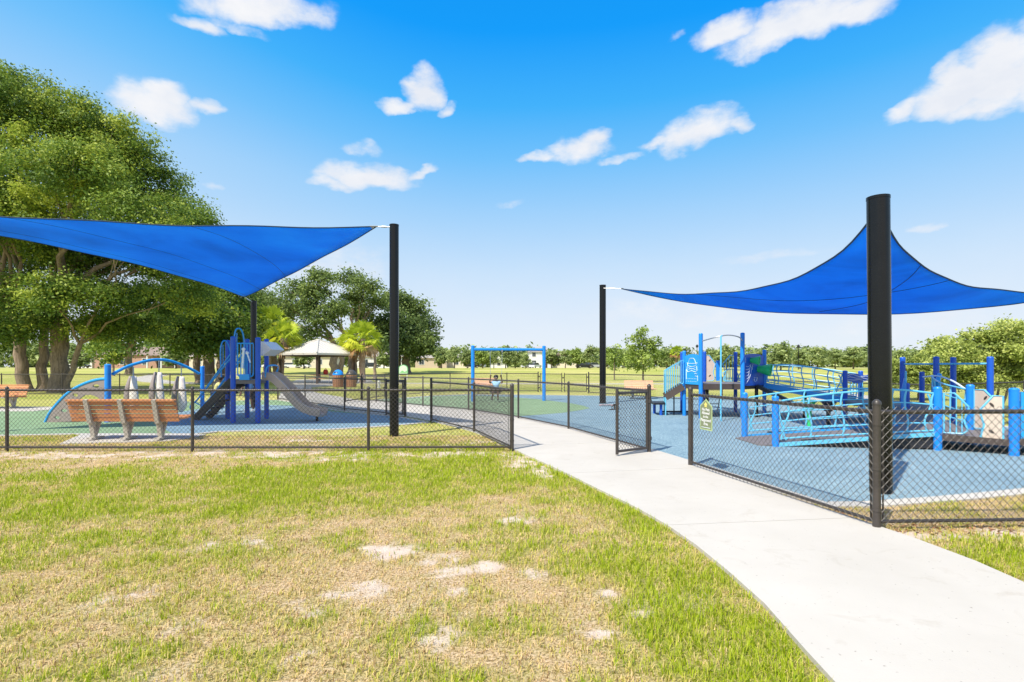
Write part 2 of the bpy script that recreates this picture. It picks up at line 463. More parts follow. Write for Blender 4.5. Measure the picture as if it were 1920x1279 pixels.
    grad = t.ramp(ee, [(0.0, (.80, .88, .96)), (.049, (.68, .81, .97)), (.11, (.54, .75, .98)), (.178, (.36, .655, .99)), (.235, (.17, .55, 1.0)), (.288, (.05, .455, 1.0)), (.357, (.0, .345, 1.0)), (.5, (.0, .27, .86)), (1.0, (.02, .22, .68))])
    K = 1 / (SKY_STR * 2 ** EXPO)
    gs = t.n('ShaderNodeMix', data_type='RGBA', blend_type='MULTIPLY'); gs.inputs[0].default_value = 1.0
    t.l(grad, gs.inputs[6]); gs.inputs[7].default_value = (K, K, K, 1)
    base = t.mix(0.06, gs.outputs[2], sky.outputs[0])
    # unseen cumulus added overhead and behind the viewer to whiten the fill light
    cm = t.n('ShaderNodeMapRange', interpolation_type='SMOOTHSTEP'); t.l(t.noise(d, 2.6, 6, 0.6), cm.inputs[0]); cm.inputs[1].default_value = 0.38; cm.inputs[2].default_value = 0.54
    hi = t.n('ShaderNodeMapRange', interpolation_type='SMOOTHSTEP'); t.l(t.math('MAXIMUM', el, t.math('MULTIPLY', sx.outputs[1], -1.0)), hi.inputs[0]); hi.inputs[1].default_value = 0.66; hi.inputs[2].default_value = 0.85
    over = t.math('MULTIPLY', cm.outputs[0], hi.outputs[0])
    c1 = t.mix(t.math('MULTIPLY', veil, 0.72), base, (K * .86, K * .90, K * .96))
    shade = t.mix(t.math('MULTIPLY', t.math('SUBTRACT', n1, 0.36), 2.4, True), (0.80 * K, 0.84 * K, 0.92 * K), (0.97 * K, 0.97 * K, 0.985 * K))
    c2 = t.mix(t.math('MAXIMUM', alpha, over), c1, shade)
    bg = t.n('ShaderNodeBackground'); bg.inputs['Strength'].default_value = SKY_STR
    t.l(c2, bg.inputs[0])
    o = t.n('ShaderNodeOutputWorld'); t.l(bg.outputs[0], o.inputs[0])
EXPO = 0.55; SKY_STR = 0.11; SKY_SAT = 1.25; SKY_HUE = 0.49; SKY_GAIN = (0.75, 1.0, 1.25); VEIL = 0.9; VEIL_COL = (5.2, 6.0, 6.9); CL = 6.6
build_world()
world.cycles.sampling_method = 'MANUAL'; world.cycles.sample_map_resolution = 512
scene.view_settings.view_transform = 'Standard'; scene.view_settings.look = 'None'
scene.view_settings.exposure = EXPO; scene.view_settings.gamma = 1
scene.cycles.max_bounces = 8; scene.cycles.transparent_max_bounces = 8
scene.cycles.use_denoising = True

# ================================================================ outlines on the ground
WALK_L = [(1.42, 0.6), (1.508, 2.534), (1.565, 3.1), (1.565, 3.55), (1.54, 4.15), (1.47, 4.8), (1.29, 5.6), (1.03, 6.44), (0.62, 7.77), (0.04, 9.45),
          (-0.88, 12.1), (-2.2, 14.4), (-3.18, 15.8), (-5.67, 18.07), (-8.4, 21.7), (-10.4, 23.9)]
WALK_R = [(3.30, 0.6), (3.40, 2.53), (3.50, 3.6), (3.50, 4.3), (3.38, 4.95), (3.0, 6.6), (2.72, 7.9), (2.37, 9.2), (1.85, 10.9), (1.34, 12.6),
          (0.18, 15.15), (-1.46, 17.9), (-3.29, 19.7), (-5.7, 22.4), (-6.6, 23.2)]
def resample(pl, n):
    pl = [Vector((x, y)) for x, y in pl]
    L = [0]
    for a, b in zip(pl, pl[1:]): L.append(L[-1] + (b - a).length)
    out = []
    for k in range(n + 1):
        s = L[-1] * k / n
        i = max(j for j in range(len(L) - 1) if L[j] <= s + 1e-9)
        tt = (s - L[i]) / (L[i + 1] - L[i])
        out.append(pl[i].lerp(pl[i + 1], tt))
    return out
def smooth2(pl, n=6): return [(p.x, p.y) for p in bez([(x, y, 0) for x, y in pl], n)]
WL = smooth2(WALK_L); WR = smooth2(WALK_R)
WALK = WL + WR[::-1]
PLAZA = [G(*p) for p in [(521, 750), (527, 735), (540, 720), (556, 712.5), (640, 710), (690, 711), (700, 716), (650, 722), (598, 725), (583, 727), (590, 736), (610, 740), (640, 745), (678, 752)]]
BL_OUT = [G(*p) for p in [(-260, 818), (0, 819), (120, 816), (250, 816), (366, 816), (410, 811), (480, 809), (612, 807.5), (735, 800), (806, 793.5)]] + \
         [(-2.35, 14.45), (-3.3, 15.75), (-5.8, 18.0), (-8.5, 21.6), (-10.3, 23.6)] + [G(*p) for p in [(440, 752), (360, 754), (250, 757), (92, 764), (0, 771), (-250, 790)]]
BL_BLUE = [G(*p) for p in [(311, 816), (296, 808), (281, 798), (290, 786), (330, 773), (400, 763), (470, 759), (548, 761), (590, 768), (650, 774)]] + \
          [(-4.0, 16.5), (-3.3, 15.75), (-2.35, 14.45)] + [G(*p) for p in [(806, 793.5), (735, 800), (612, 807.5), (480, 809), (410, 811), (366, 816)]]
BR_OUT = [(2.70, 8.02), (2.40, 9.2), (1.88, 10.9), (1.37, 12.6), (0.22, 15.15), (-1.43, 17.9), (-3.2, 19.65), (-5.6, 22.3)] + \
         [G(*p) for p in [(690, 751), (747, 747.5), (810, 742.5), (880, 740), (1000, 741), (1160, 743), (1340, 746), (1500, 757), (1640, 772), (1740, 785), (1900, 802), (2150, 830)]] + \
         [(13.5, 8.6), (11.0, 6.9), (8.0, 6.3)] + [G(*p) for p in [(1990, 921), (1920, 929.5), (1790, 942), (1660, 951.5), (1620, 953), (1575, 953)]] + [(3.33, 5.62), (3.04, 6.6)]
BR_GREEN = [(0.22, 15.15), (-1.43, 17.9), (-3.2, 19.65), (-5.6, 22.3)] + \
           [G(*p) for p in [(690, 751), (747, 748.5), (810, 743.5), (880, 741.5), (942, 743.5), (1017, 749), (1080, 757), (1105, 762), (1117, 766.5), (1098, 770.5), (1066, 775.5), (1020, 779.5), (985, 782)]]

def shrink(poly, d):
    n = len(poly); out = []
    A = sum(poly[i][0] * poly[(i + 1) % n][1] - poly[(i + 1) % n][0] * poly[i][1] for i in range(n))
    sg = 1 if A > 0 else -1
    for i in range(n):
        p0 = Vector(poly[i - 1]); p = Vector(poly[i]); p1 = Vector(poly[(i + 1) % n])
        e = ((p - p0).normalized() + (p1 - p).normalized())
        e = e.normalized() if e.length > 1e-6 else (p1 - p).normalized()
        out.append((p.x - e.y * d * sg, p.y + e.x * d * sg))
    return out

# ---- ground: one sheet, fine near the camera
def lushness(x, y):
    py = HOR + 1500.0 / np.maximum(y, 0.5); px = 960 + 1000.0 * x / np.maximum(y, 0.5)
    b = lambda v, a, c, e: sstep(a - e, a, v) * (1 - sstep(c, c + e, v))
    L = 0.37 + 0.61 * b(py + 60 * (fbm(x * .9 + 5, y * 1.6) - .5) + .05 * (px - 700), 872, 938, 30) * (0.72 + 0.28 * sstep(300, 620, px)) * (px < 1250)
    wl = np.interp(y, [p[1] for p in WALK_L], [p[0] for p in WALK_L])
    L = np.maximum(L, 0.80 * b(wl - x, -0.2, 0.45, 0.9) * (y < 8.4))
    L = np.maximum(L, 0.55 * b(px, 900, 1300, 160) * b(py, 940, 1060, 60))
    L = np.maximum(L, 0.85 * (px > 1600) * (x > 3.3) * (py > 1003))
    L = np.maximum(L, 0.5 * b(px, -300, 280, 120) * b(py, 985, 1060, 40))
    L = np.maximum(L, 0.5 * b(px, -400, 230, 120) * (py > 1180))
    return L + (fbm(x * 1.1, y * 1.1) - 0.5) * 1.25 + (fbm(x * 4.3 + 9, y * 4.3) - 0.5) * 1.0 + (vnoise(x * 13, y * 13) - 0.5) * 0.5
SANDS = [(745, 1040, .17, .10, 1), (800, 1058, .19, .085, 1), (852, 1070, .22, .08, 1), (918, 1068, .16, .12, 1), (700, 1030, .16, .05, .8), (690, 1098, .13, .09, 1),
         (640, 1118, .2, .09, .75), (735, 1040, .35, .18, .55), (880, 1108, .12, .06, .8), (985, 1076, .12, .1, .75), (960, 975, .16, .12, .65), (440, 1020, .22, .12, .75), (500, 1025, .12, .08, .6),
         (550, 1235, .09, .07, .9), (600, 1255, .1, .05, .6), (1145, 1112, .07, .05, 1), (1185, 1135, .08, .06, 1), (1200, 1152, .09, .035, 1), (1125, 1190, .06, .05, .8), (1290, 1145, .1, .05, .6),
         (600, 862, .9, .12, .75), (520, 857, 1.2, .08, .7), (840, 856, 1.0, .09, .6), (180, 862, .9, .06, .6), (590, 1130, .3, .1, .5), (200, 1130, .3, .15, .45), (820, 1195, .2, .1, .5), (330, 1180, .25, .1, .45),
         (975, 868, .28, .35, .85), (1010, 880, .18, .3, .9), (1030, 893, .12, .2, .8), (1700, 1000, .5, .10, .9), (1790, 1003, .6, .1, .8), (1900, 1000, .6, .09, .8), (1690, 1010, .12, .1, .9),
         (560, 826, 1.3, .12, .7), (640, 818, .9, .12, .6), (850, 838, .8, .3, .55), (900, 830, .5, .3, .5), (200, 843, 2, .1, .4), (1000, 870, .08, .1, .9)]
def sandiness(x, y):
    nx = fbm(x * 5 + 3, y * 5 + 8, 4); n2 = fbm(x * 14 + 3, y * 14 + 1, 3)
    S = np.zeros(np.shape(x))
    for px, py, rx, ry, s in SANDS:
        cx, cy = G(px, py)
        f = 1 - np.sqrt(((x - cx) / (rx * 1.55)) ** 2 + ((y - cy) / (ry * 2.0)) ** 2)
        S = np.maximum(S, np.clip(f * 1.35, 0, 1) * s)
    py = HOR + 1500.0 / np.maximum(y, 0.5)
    band = sstep(844, 848, py) * (1 - sstep(856, 864, py)) * (x < 0.6)
    S = np.maximum(S, band * 0.62)
    S = np.where(S > 0.01, S * 0.85 + (nx - 0.55) * 1.5 + (n2 - 0.5) * 0.9, S)
    S = S + 0.30 * sstep(0.60, 0.74, fbm(x * 2.3 + 30, y * 2.3)) * (y < 8)
    return np.clip(S, 0, 1)

def grid(xs, ys, name, mat, z0=0.0, attrs=True):
    X, Y = np.meshgrid(xs, ys); nx, ny = len(xs), len(ys)
    Z = gz(X, Y) + z0
    v = np.stack([X.ravel(), Y.ravel(), Z.ravel()], 1)
    i = np.arange(ny - 1)[:, None] * nx + np.arange(nx - 1)[None, :]
    f = np.stack([i, i + 1, i + nx + 1, i + nx], -1).reshape(-1, 4)
    at = {}
    if attrs: at = {'lush': np.clip(lushness(X.ravel(), Y.ravel()), 0, 1), 'sand': sandiness(X.ravel(), Y.ravel())}
    me = np_mesh(name, v, f, at, 'POINT'); me.shade_smooth()
    return struct(link_mesh(name, me, mat))

def groundmat():
    t = NT('patchy_lawn'); oc = t.n('ShaderNodeTexCoord').outputs['Object']
    lu = t.n('ShaderNodeAttribute', attribute_name='lush').outputs['Fac']; sa = t.n('ShaderNodeAttribute', attribute_name='sand').outputs['Fac']
    f1 = t.noise(oc, 55, 4, 0.7); f2 = t.noise(oc, 6, 5, 0.6); f3 = t.noise(oc, 160, 2, 0.6)
    thatch = t.ramp(f1, [(0.34, (0.15, 0.085, 0.04)), (0.47, (0.50, 0.365, 0.19)), (0.64, (0.80, 0.60, 0.41))])
    green = t.ramp(f1, [(0.28, (0.10, 0.12, 0.02)), (0.5, (0.28, 0.31, 0.05)), (0.75, (0.44, 0.45, 0.09))])
    gf = t.math('ADD', t.math('MULTIPLY', lu, 0.9), t.math('MULTIPLY', t.math('SUBTRACT', f2, 0.5), 0.9), True)
    c = t.mix(gf, thatch, green)
    sand = t.ramp(t.math('ADD', t.math('MULTIPLY', f3, 0.5), t.math('MULTIPLY', f2, 0.5)), [(0.3, (0.58, 0.44, 0.33)), (0.55, (0.74, 0.62, 0.52)), (0.75, (0.82, 0.74, 0.66))])
    sf = t.n('ShaderNodeMapRange', interpolation_type='SMOOTHSTEP'); sf.inputs[1].default_value = 0.12; sf.inputs[2].default_value = 0.85
    t.l(t.math('ADD', sa, t.math('MULTIPLY', t.math('SUBTRACT', f1, 0.5), 0.9)), sf.inputs[0])
    c = t.mix(sf.outputs[0], c, sand)
    bs = t.bsdf(c, 0.95, 0, t.math('ADD', f1, t.math('MULTIPLY', f3, 0.4)), 0.8, 0.03, 0.1)
    return t.out(bs.outputs[0])
def fieldmat():
    t = NT('distant_lawn'); oc = t.n('ShaderNodeTexCoord').outputs['Object']
    mp = t.n('ShaderNodeMapping'); mp.inputs['Scale'].default_value = (0.35, 1.0, 1.0); t.l(oc, mp.inputs[0])
    a = t.noise(mp.outputs[0], 0.16, 6, 0.62, 0.4); b = t.noise(oc, 1.3, 5, 0.7); d = t.noise(oc, 16, 3, 0.7)
    f = t.math('ADD', t.math('ADD', t.math('MULTIPLY', a, 0.62), t.math('MULTIPLY', b, 0.25)), t.math('MULTIPLY', d, 0.13))
    c = t.ramp(f, [(0.33, (0.20, 0.25, 0.045)), (0.46, (0.34, 0.36, 0.085)), (0.58, (0.48, 0.44, 0.16)), (0.7, (0.58, 0.48, 0.25))])
    return t.out(t.bsdf(c, 0.95, 0, d, 0.6, 0.05, 0.1).outputs[0])
M['lawn'] = groundmat(); M['field'] = fieldmat()
NX0, NX1, NY0, NY1 = -15.0, 10.0, 1.0, 11.6
def axis(lo, a, b, hi, step, growth=1.35):
    mid = list(np.arange(a, b + 1e-6, step)); 
    up = [mid[-1]]; s = step
    while up[-1] < hi: s *= growth; up.append(up[-1] + s)
    dn = [mid[0]]; s = step
    while dn[-1] > lo: s *= growth; dn.append(dn[-1] - s)
    return np.array(dn[::-1][:-1] + mid + up[1:])
# near lawn and far field butt together, so that they are one continuous ground
grid(np.arange(NX0, NX1 + 1e-6, 0.05), np.arange(NY0, NY1 + 1e-6, 0.05), 'ground', M['lawn'])
xs = axis(-1500, NX0 - 5, NX1 + 25, 1500, 2.0); xs[np.argmin(abs(xs - NX0))] = NX0; xs[np.argmin(abs(xs - NX1))] = NX1
ys = axis(-60, NY0, 45, 1600, 1.06); ys[np.argmin(abs(ys - NY1))] = NY1
def far_field():
    X, Y = np.meshgrid(xs, ys); nx, ny = len(xs), len(ys)
    v = np.stack([X.ravel(), Y.ravel(), gz(X, Y).ravel()], 1)
    i = (np.arange(ny - 1)[:, None] * nx + np.arange(nx - 1)[None, :]).ravel()
    f = np.stack([i, i + 1, i + nx + 1, i + nx], -1)
    cx = v[f].mean(1)
    keep = ~((cx[:, 0] > NX0) & (cx[:, 0] < NX1) & (cx[:, 1] > NY0) & (cx[:, 1] < NY1))
    me = np_mesh('field', v, f[keep]); me.shade_smooth()
    struct(link_mesh('field', me, M['field']))
far_field()

# ---- concrete walk in slabs with open joints, plaza, thin far paths
def cutline(pl, y0, y1):
    ys_ = [y0 + (y1 - y0) * k / 8 for k in range(9)]
    return [Vector((float(np.interp(y, [p[1] for p in pl], [p[0] for p in pl])), y)) for y in ys_]
def strip(name, L, Rr, z, gap=0.009, depth=0.12):
    mb = MB()
    JL = [0.6, 4.95, 7.35, 9.9, 12.5, 15.3, 18.3, 21.2, 23.9]; JR = [0.6, 5.19, 7.77, 10.35, 12.95, 15.7, 18.4, 21.0, 23.2]
    for k in range(len(JL) - 1):
        la = cutline(L, JL[k], JL[k + 1]); lb = cutline(Rr, JR[k], JR[k + 1])
        for q in (la, lb):
            q[0] = q[0] + (q[1] - q[0]).normalized() * gap / 2; q[-1] = q[-1] + (q[-2] - q[-1]).normalized() * gap / 2
        mb.flat([(p.x, p.y) for p in la + lb[::-1]], z, depth)
    return mb
struct(strip('walk', WL, WR, 0.028).build('path', M['concrete'], smooth=False))
def flatpoly(name, poly, mat, z, depth=0.0, tri=True):
    return struct(MB().flat(poly, z, depth).build(name, mat, smooth=False))
flatpoly('plaza', PLAZA, M['concrete'], 0.02, 0.1)
def path_strip(pts, w, name='path'):
    mb = MB(); pts = [Vector((x, y)) for x, y in pts]
    Ls, Rs = [], []
    for i, p in enumerate(pts):
        d = (pts[min(i + 1, len(pts) - 1)] - pts[max(i - 1, 0)]).normalized()
        ww = w[i] if isinstance(w, list) else w
        Ls.append(p + Vector((-d.y, d.x)) * ww / 2); Rs.append(p - Vector((-d.y, d.x)) * ww / 2)
    for i in range(len(pts) - 1):
        q = [Ls[i], Rs[i], Rs[i + 1], Ls[i + 1]]
        vs = [(p.x, p.y, float(gz(p.x, p.y)) + 0.03) for p in q]
        mb.prism(vs, (0, 0, -0.12))
    return struct(mb.build(name, M['concrete'], smooth=False))
path_strip(resample([(-14, 47.5), (0, 45.5), (12, 45.0), (20, 44)], 14), 1.5)
path_strip([(p.x, p.y) for p in resample([(17, 42), (19.5, 34), (18.5, 29), (15.5, 26.0)], 12)], 3.0)
path_strip([(p.x, p.y) for p in resample([G(300, 706.5), G(360, 706), G(440, 706.2), G(520, 709)], 12)], 4.0)
path_strip([(p.x, p.y) for p in resample([G(302, 706), G(278, 709), G(274, 712), G(296, 716), G(345, 719), G(440, 720)], 24)], 2.6)
path_strip([(p.x, p.y) for p in resample([(-420, 176), (-60, 172), (60, 172), (420, 176)], 30)], 7.0, 'road')

# ---- rubber play surfaces with concrete edging
def ring(outer, w, z, depth, name):
    mb = MB(); inn = shrink(outer, w); n = len(outer)
    for i in range(n):
        j = (i + 1) % n
        mb.prism([(*outer[i], z), (*outer[j], z), (*inn[j], z), (*inn[i], z)], (0, 0, -depth))
    return struct(mb.build(name, M['concrete'], smooth=False))
BL = smooth2(BL_OUT[:10], 3)[:-1] + BL_OUT[9:]; 
ring(BL_OUT, 0.16, 0.022, 0.3, 'kerb'); ring(BR_OUT, 0.20, 0.022, 0.3, 'kerb')
flatpoly('play_surface', shrink(BL_OUT, 0.15), M['green_rubber'], 0.014, 0.05)
flatpoly('play_surface', shrink(BL_BLUE, 0.15), M['blue_rubber'], 0.018)
flatpoly('play_surface', shrink(BR_OUT, 0.19), M['blue_rubber'], 0.014, 0.05)
flatpoly('play_surface', shrink(BR_GREEN, 0.2), M['green_rubber'], 0.018)
# concrete pads under the benches
flatpoly('bench_pad', [G(*p) for p in [(112, 834), (322, 828), (388, 816.5), (300, 816), (152, 816.5)]], M['concrete'], 0.026, 0.1)
flatpoly('bench_pad', [(-20.5, 17.4), (-15.8, 17.6), (-15.8, 19.6), (-20.5, 19.6)], M['concrete'], 0.024, 0.1)

# ---- grass: individual blades
def blades():
    V, F, T = [], [], []
    def region(x0f, y0, y1, dens, hs, ws):
        # area-uniform sampling in the visible wedge
        area = (1.05 * (y1 ** 2 - y0 ** 2)) + 1.2 * (y1 - y0)
        n = int(area * dens)
        y = np.sqrt(rng.random(n) * (y1 ** 2 - y0 ** 2) + y0 ** 2)
        x = (rng.random(n) * 2 - 1) * (1.02 * y + 0.5)
        # tufts: pull the blades toward clump centres
        cx = np.floor(x / 0.06) * 0.06 + 0.06 * _perm[(np.floor(x / 0.06).astype(int)) % 256, (np.floor(y / 0.06).astype(int)) % 256]
        cy = np.floor(y / 0.06) * 0.06 + 0.06 * _perm[(np.floor(y / 0.06).astype(int) + 31) % 256, (np.floor(x / 0.06).astype(int)) % 256]
        pull = 0.55 * rng.random(n); x = x + (cx - x) * pull; y = y + (cy - y) * pull
        L = lushness(x, y); S = sandiness(x, y)
        keep = ~inpoly(x - 0.035, y, WALK) & ~inpoly(x + 0.03, y, WALK) & ~inpoly(x, y, BL_OUT) & ~inpoly(x, y, BR_OUT) & ~inpoly(x, y, PLAZA)
        keep &= rng.random(n) > np.clip(S * 1.25 - 0.15, 0, 0.94)
        keep &= rng.random(n) < 0.45 + 0.6 * np.clip(L, 0, 1)
        pad = [G(*p) for p in [(112, 834), (322, 828), (388, 816.5), (300, 816), (152, 816.5)]]
        keep &= ~inpoly(x, y, pad)
        x, y, L = x[keep], y[keep], np.clip(L[keep], 0, 1); n = len(x)
        tint = np.clip(0.16 + 0.84 * L + rng.normal(0, 0.24, n), 0, 1)
        h = hs * (0.015 + 0.035 * L) * rng.uniform(0.5, 1.5, n)
        flat = rng.random(n) < 0.42 - 0.3 * L
        tint[flat] = np.clip(tint[flat] - 0.45, 0.07, 1)
        tint = np.clip(tint, 0.07, 0.92); dk = rng.random(n) < 0.14; tint[dk] = np.where(L[dk] < .5, 0.0, 1.0)
        lean = np.where(flat, rng.uniform(1.1, 1.5, n), rng.uniform(0.05, 0.75, n))
        h = np.where(flat, h * 1.25, h)
        az = rng.uniform(0, 2 * np.pi, n)
        w = ws * rng.uniform(0.7, 1.3, n)
        dx, dy = np.cos(az), np.sin(az); sx, sy = -dy, dx
        z0 = gz(x, y) + 0.001
        # face the blade width about its own axis
        m1 = np.stack([x + dx * np.sin(lean) * h * 0.45, y + dy * np.sin(lean) * h * 0.45, z0 + np.cos(lean * 0.7) * h * 0.55 + 0.004], 1)
        l2 = np.minimum(lean * 1.5, 1.6)
        tip = np.stack([x + dx * np.sin(l2) * h, y + dy * np.sin(l2) * h, z0 + np.maximum(np.cos(l2) * h + 0.15 * h, 0.004)], 1)
        s = np.stack([sx * w, sy * w, np.zeros(n)], 1)
        b = np.stack([x, y, z0], 1)
        vs = np.stack([b - s, b + s, m1 + s * 0.8, m1 - s * 0.8, tip], 1).reshape(-1, 3)
        k = sum(len(a) for a in V); i = np.arange(n) * 5 + k
        f = np.concatenate([np.stack([i, i + 1, i + 2], 1), np.stack([i, i + 2, i + 3], 1), np.stack([i + 3, i + 2, i + 4], 1)], 0)
        V.append(vs); F.append(f); T.append(np.tile(tint, 3))
    region(1, 2.2, 4.2, 6000, 1.0, 0.0022)
    region(1, 4.2, 7.0, 3600, 1.0, 0.0028)
    region(1, 7.0, 11.5, 1700, 1.0, 0.0042)
    region(1, 11.5, 16, 250, 1.0, 0.007)
    me = np_mesh('grass', np.concatenate(V), np.concatenate(F), {'tint': np.concatenate(T)})
    o = link_mesh('grass', me, M['grassblade']); stuff(o)
    tag(o, 'short patchy lawn grass, green and straw coloured, in the foreground', 'grass')
blades()
def litter():
    n = 260
    px = rng.uniform(1540, 2000, n); py = rng.normal(993, 7, n)
    near = px < 1650; py[near] = 948 + (px[near] - 1540) * 0.40 + rng.normal(0, 4, near.sum())
    y = 1500 / (py - HOR); x = (px - 960) / 1000 * y
    keep = ~inpoly(x, y, WALK) & ~inpoly(x, y, BR_OUT); x, y = x[keep], y[keep]; n = len(x)
    c = np.stack([x, y, np.full(n, 0.008)], 1); a = rng.uniform(0, 6.28, n); L = rng.uniform(0.018, 0.04, n); t = rng.uniform(-0.012, 0.018, n)
    d = np.stack([np.cos(a) * L, np.sin(a) * L, t], 1); s = np.stack([-np.sin(a) * L * .35, np.cos(a) * L * .35, np.abs(t) * .5], 1)
    v = np.stack([c - d, c + s, c + d, c - s], 1).reshape(-1, 3); i = np.arange(n) * 4
    me = np_mesh('fallen_leaves', v, np.stack([i, i + 1, i + 2, i + 3], 1), {'tint': rng.random(n)})
    o = stuff(link_mesh('fallen_leaves', me, M['deadleaf'])); tag(o, 'dry brown leaf litter along the foot of the near fence corner', 'leaves')
litter()

# ================================================================ chain link fences
FH = 1.08
def chain(mb, a, b, z0, z1, zt0, zt1, pitch=0.066, r=0.0028, over=0.03, off0=0.0):
    """two layers of diagonal wires between 2D points a, b"""
    a = Vector(a); b = Vector(b); L = (b - a).length; d = (b - a) / L; nrm = Vector((-d.y, d.x))
    H = (zt0 - z0) + over
    def pt(s, h, off):
        t = s / L; zb = z0 + (z1 - z0) * t
        return (a.x + d.x * s + nrm.x * (off + off0), a.y + d.y * s + nrm.y * (off + off0), zb + h)
    k = -H + pitch * 0.3
    while k < L:
        for sg in (1, -1):
            s0, h0, s1, h1 = k, 0.0, k + H, H
            if s0 < 0: h0 = -s0; s0 = 0.0
            if s1 > L: h1 = H - (s1 - L); s1 = L
            if s1 - s0 > 0.02:
                if sg < 0: s0, s1 = L - s0, L - s1
                mb.tube([pt(s0, h0, 0.0022 * sg), pt(s1, h1, 0.0022 * sg)], r, 4, False)
        k += pitch
def fence(name_label, pts, ends=(True, True), pitch=0.075, r=0.0025, side=0, rail=0.021, h=FH, heavy=()):
    base = pts[0]; zf = lambda x, y: float(gz(x, y)) + 0.02
    t = thing('chain_link_fence', name_label, 'fence', (base[0], base[1], zf(*base)))
    top, bot, mesh = MB(), MB(), MB()
    for i, p in enumerate(pts):
        term = (i == 0 and ends[0]) or (i == len(pts) - 1 and ends[1]) or i in heavy
        rr = 0.034 if term else 0.027; z = zf(*p); hh = h + (0.05 if term else 0.0)
        m = MB().lathe((p[0], p[1], z - 0.1), [(rr, 0), (rr, hh + 0.1), (rr * 1.12, hh + 0.1), (rr * 1.05, hh + 0.125), (rr * 0.5, hh + 0.145), (0.004, hh + 0.15)], 12)
        if term:
            for q in (0.15, 0.5, 0.88): m.lathe((p[0], p[1], z + h * q), [(rr * 1.15, -0.012), (rr * 1.15, 0.012)], 12)
        m.build('post', M['fence'], t)
        if i < len(pts) - 1:
            q = pts[i + 1]; z2 = zf(*q)
            top.tube([(p[0], p[1], z + h - 0.02), (q[0], q[1], z2 + h - 0.02)], rail, 10)
            bot.tube([(p[0], p[1], z + 0.055), (q[0], q[1], z2 + 0.055)], rail * 0.8, 8)
            chain(mesh, p, q, z + 0.03, z2 + 0.03, z + h, z2 + h, pitch, r, 0.03, side * 0.025)
            dx = (Vector(q) - Vector(p)).normalized()
            if term: mesh.bar((p[0] + dx.x * 0.06, p[1] + dx.y * 0.06, z + 0.04), (p[0] + dx.x * 0.06, p[1] + dx.y * 0.06, z + h - 0.03), 0.018, 0.006, (dx.x, dx.y, 0))
            if i + 1 == len(pts) - 1 and ends[1] or i + 1 in heavy: mesh.bar((q[0] - dx.x * 0.06, q[1] - dx.y * 0.06, z2 + 0.04), (q[0] - dx.x * 0.06, q[1] - dx.y * 0.06, z2 + h - 0.03), 0.018, 0.006, (dx.x, dx.y, 0))
    top.build('top_rail', M['fence'], t); bot.build('bottom_rail', M['fence'], t); mesh.build('wire_mesh', M['fence'], t, smooth=False)
    return t
def gate(label, hinge, tip, h=1.0, pitch=0.068, r=0.0032, lift=0.06):
    t = thing('fence_gate', label, 'gate', (hinge[0], hinge[1], 0.02))
    a = Vector((hinge[0], hinge[1], 0)); b = Vector((tip[0], tip[1], 0)); d = (b - a).normalized()
    za, zb = float(gz(*hinge)) + 0.02, float(gz(*tip)) + 0.02
    z = min(za, zb) + lift
    up = lambda p, zz: (p.x, p.y, zz)
    fr = MB()
    fr.tube([up(a + d * .05, z + h + .03), up(a + d * .05, z)], 0.024, 10); fr.tube([up(b, z + h + .05), up(b, z - .03)], 0.026, 10)
    fr.tube([up(a + d * .05, z + h - .02), up(b, z + h - .02)], 0.022, 10); fr.tube([up(a + d * .05, z + .02), up(b, z + .02)], 0.022, 10)
    fr.build('frame', M['fence'], t)
    m = MB(); pa = a + d * .08; pb = b - d * .03
    chain(m, (pa.x, pa.y), (pb.x, pb.y), z + .03, z + .03, z + h - .01, z + h - .01, pitch, r, 0.02)
    m.build('wire_mesh', M['fence'], t, smooth=False)
    for q in (0.18, 0.82):
        hg = MB(); hg.tube([up(a, z + h * q - .03), up(a, z + h * q + .03)], 0.045, 10); hg.tube([up(a, z + h * q), up(a + d * .07, z + h * q)], 0.016, 8)
        hg.build('hinge', M['fence'], t)
    l = MB(); l.tube([up(b, z + h * .78), up(b + d * .07, z + h * .80), up(b + d * .12, z + h * .76)], 0.011, 8); l.tube([up(b + d * .06, z + h * .79), up(b + d * .06 + Vector((0, 0, 0)), z + h * .72)], 0.012, 8)
    l.build('latch', M['fence'], t)
    return t
F1 = [(-12.1, 9.42), (-8.9, 9.40), (-5.62, 9.38), (-2.53, 9.40), (0.0, 9.44), (-0.86, 12.1), (-2.18, 14.4)]
fence('black chain link fence across the lawn, turning back along the left of the walk', F1, heavy=(4,), side=-1)
fence('low chain link fence between the left gate and the plaza, beyond the black shade pole', [G(760, 782), G(646, 770), G(572, 756), G(521, 750)], r=0.0026)
fence('chain link fence at the back of the left play area, before the oaks', [(-11.9, 25.2), (-15.1, 26.9), (-17.7, 27.6), (-20.6, 28), (-23.7, 28.1), (-26.8, 28.0), (-30, 27.8)], r=0.0028, pitch=0.075)
fence('long chain link fence along the right side of the walk, in front of the swing', [(2.365, 9.2), (1.336, 12.6), (0.18, 15.15), (-1.46, 17.9), (-3.29, 19.7), (-5.7, 22.4), (-6.5, 23.1)], r=0.0025, side=1)
fence('near chain link fence on the right that carries the green sign', [(2.67, 7.98), (3.35, 4.9), (6.4, 5.03), (9.4, 5.2)], heavy=(1,), side=-1)
fence('chain link fence behind the swing, left of the double gate', [(-6.5, 23.1), (-6.2, 26.0), (-3.6, 31), (-0.3, 31.3), (1.53, 31.2)], r=0.003, pitch=0.08)
fence('chain link fence behind the ramp structure, right of the double gate', [(4.25, 29.6), (6.96, 24.3), (9.3, 23.6), (12.6, 21.2), (14.4, 18.2), (14.6, 15.2), (14.8, 12)], r=0.0028, pitch=0.075)
gate('open gate leaf swung out over the walk beside the right post of the opening', (2.365, 9.2), G(1157, 858))
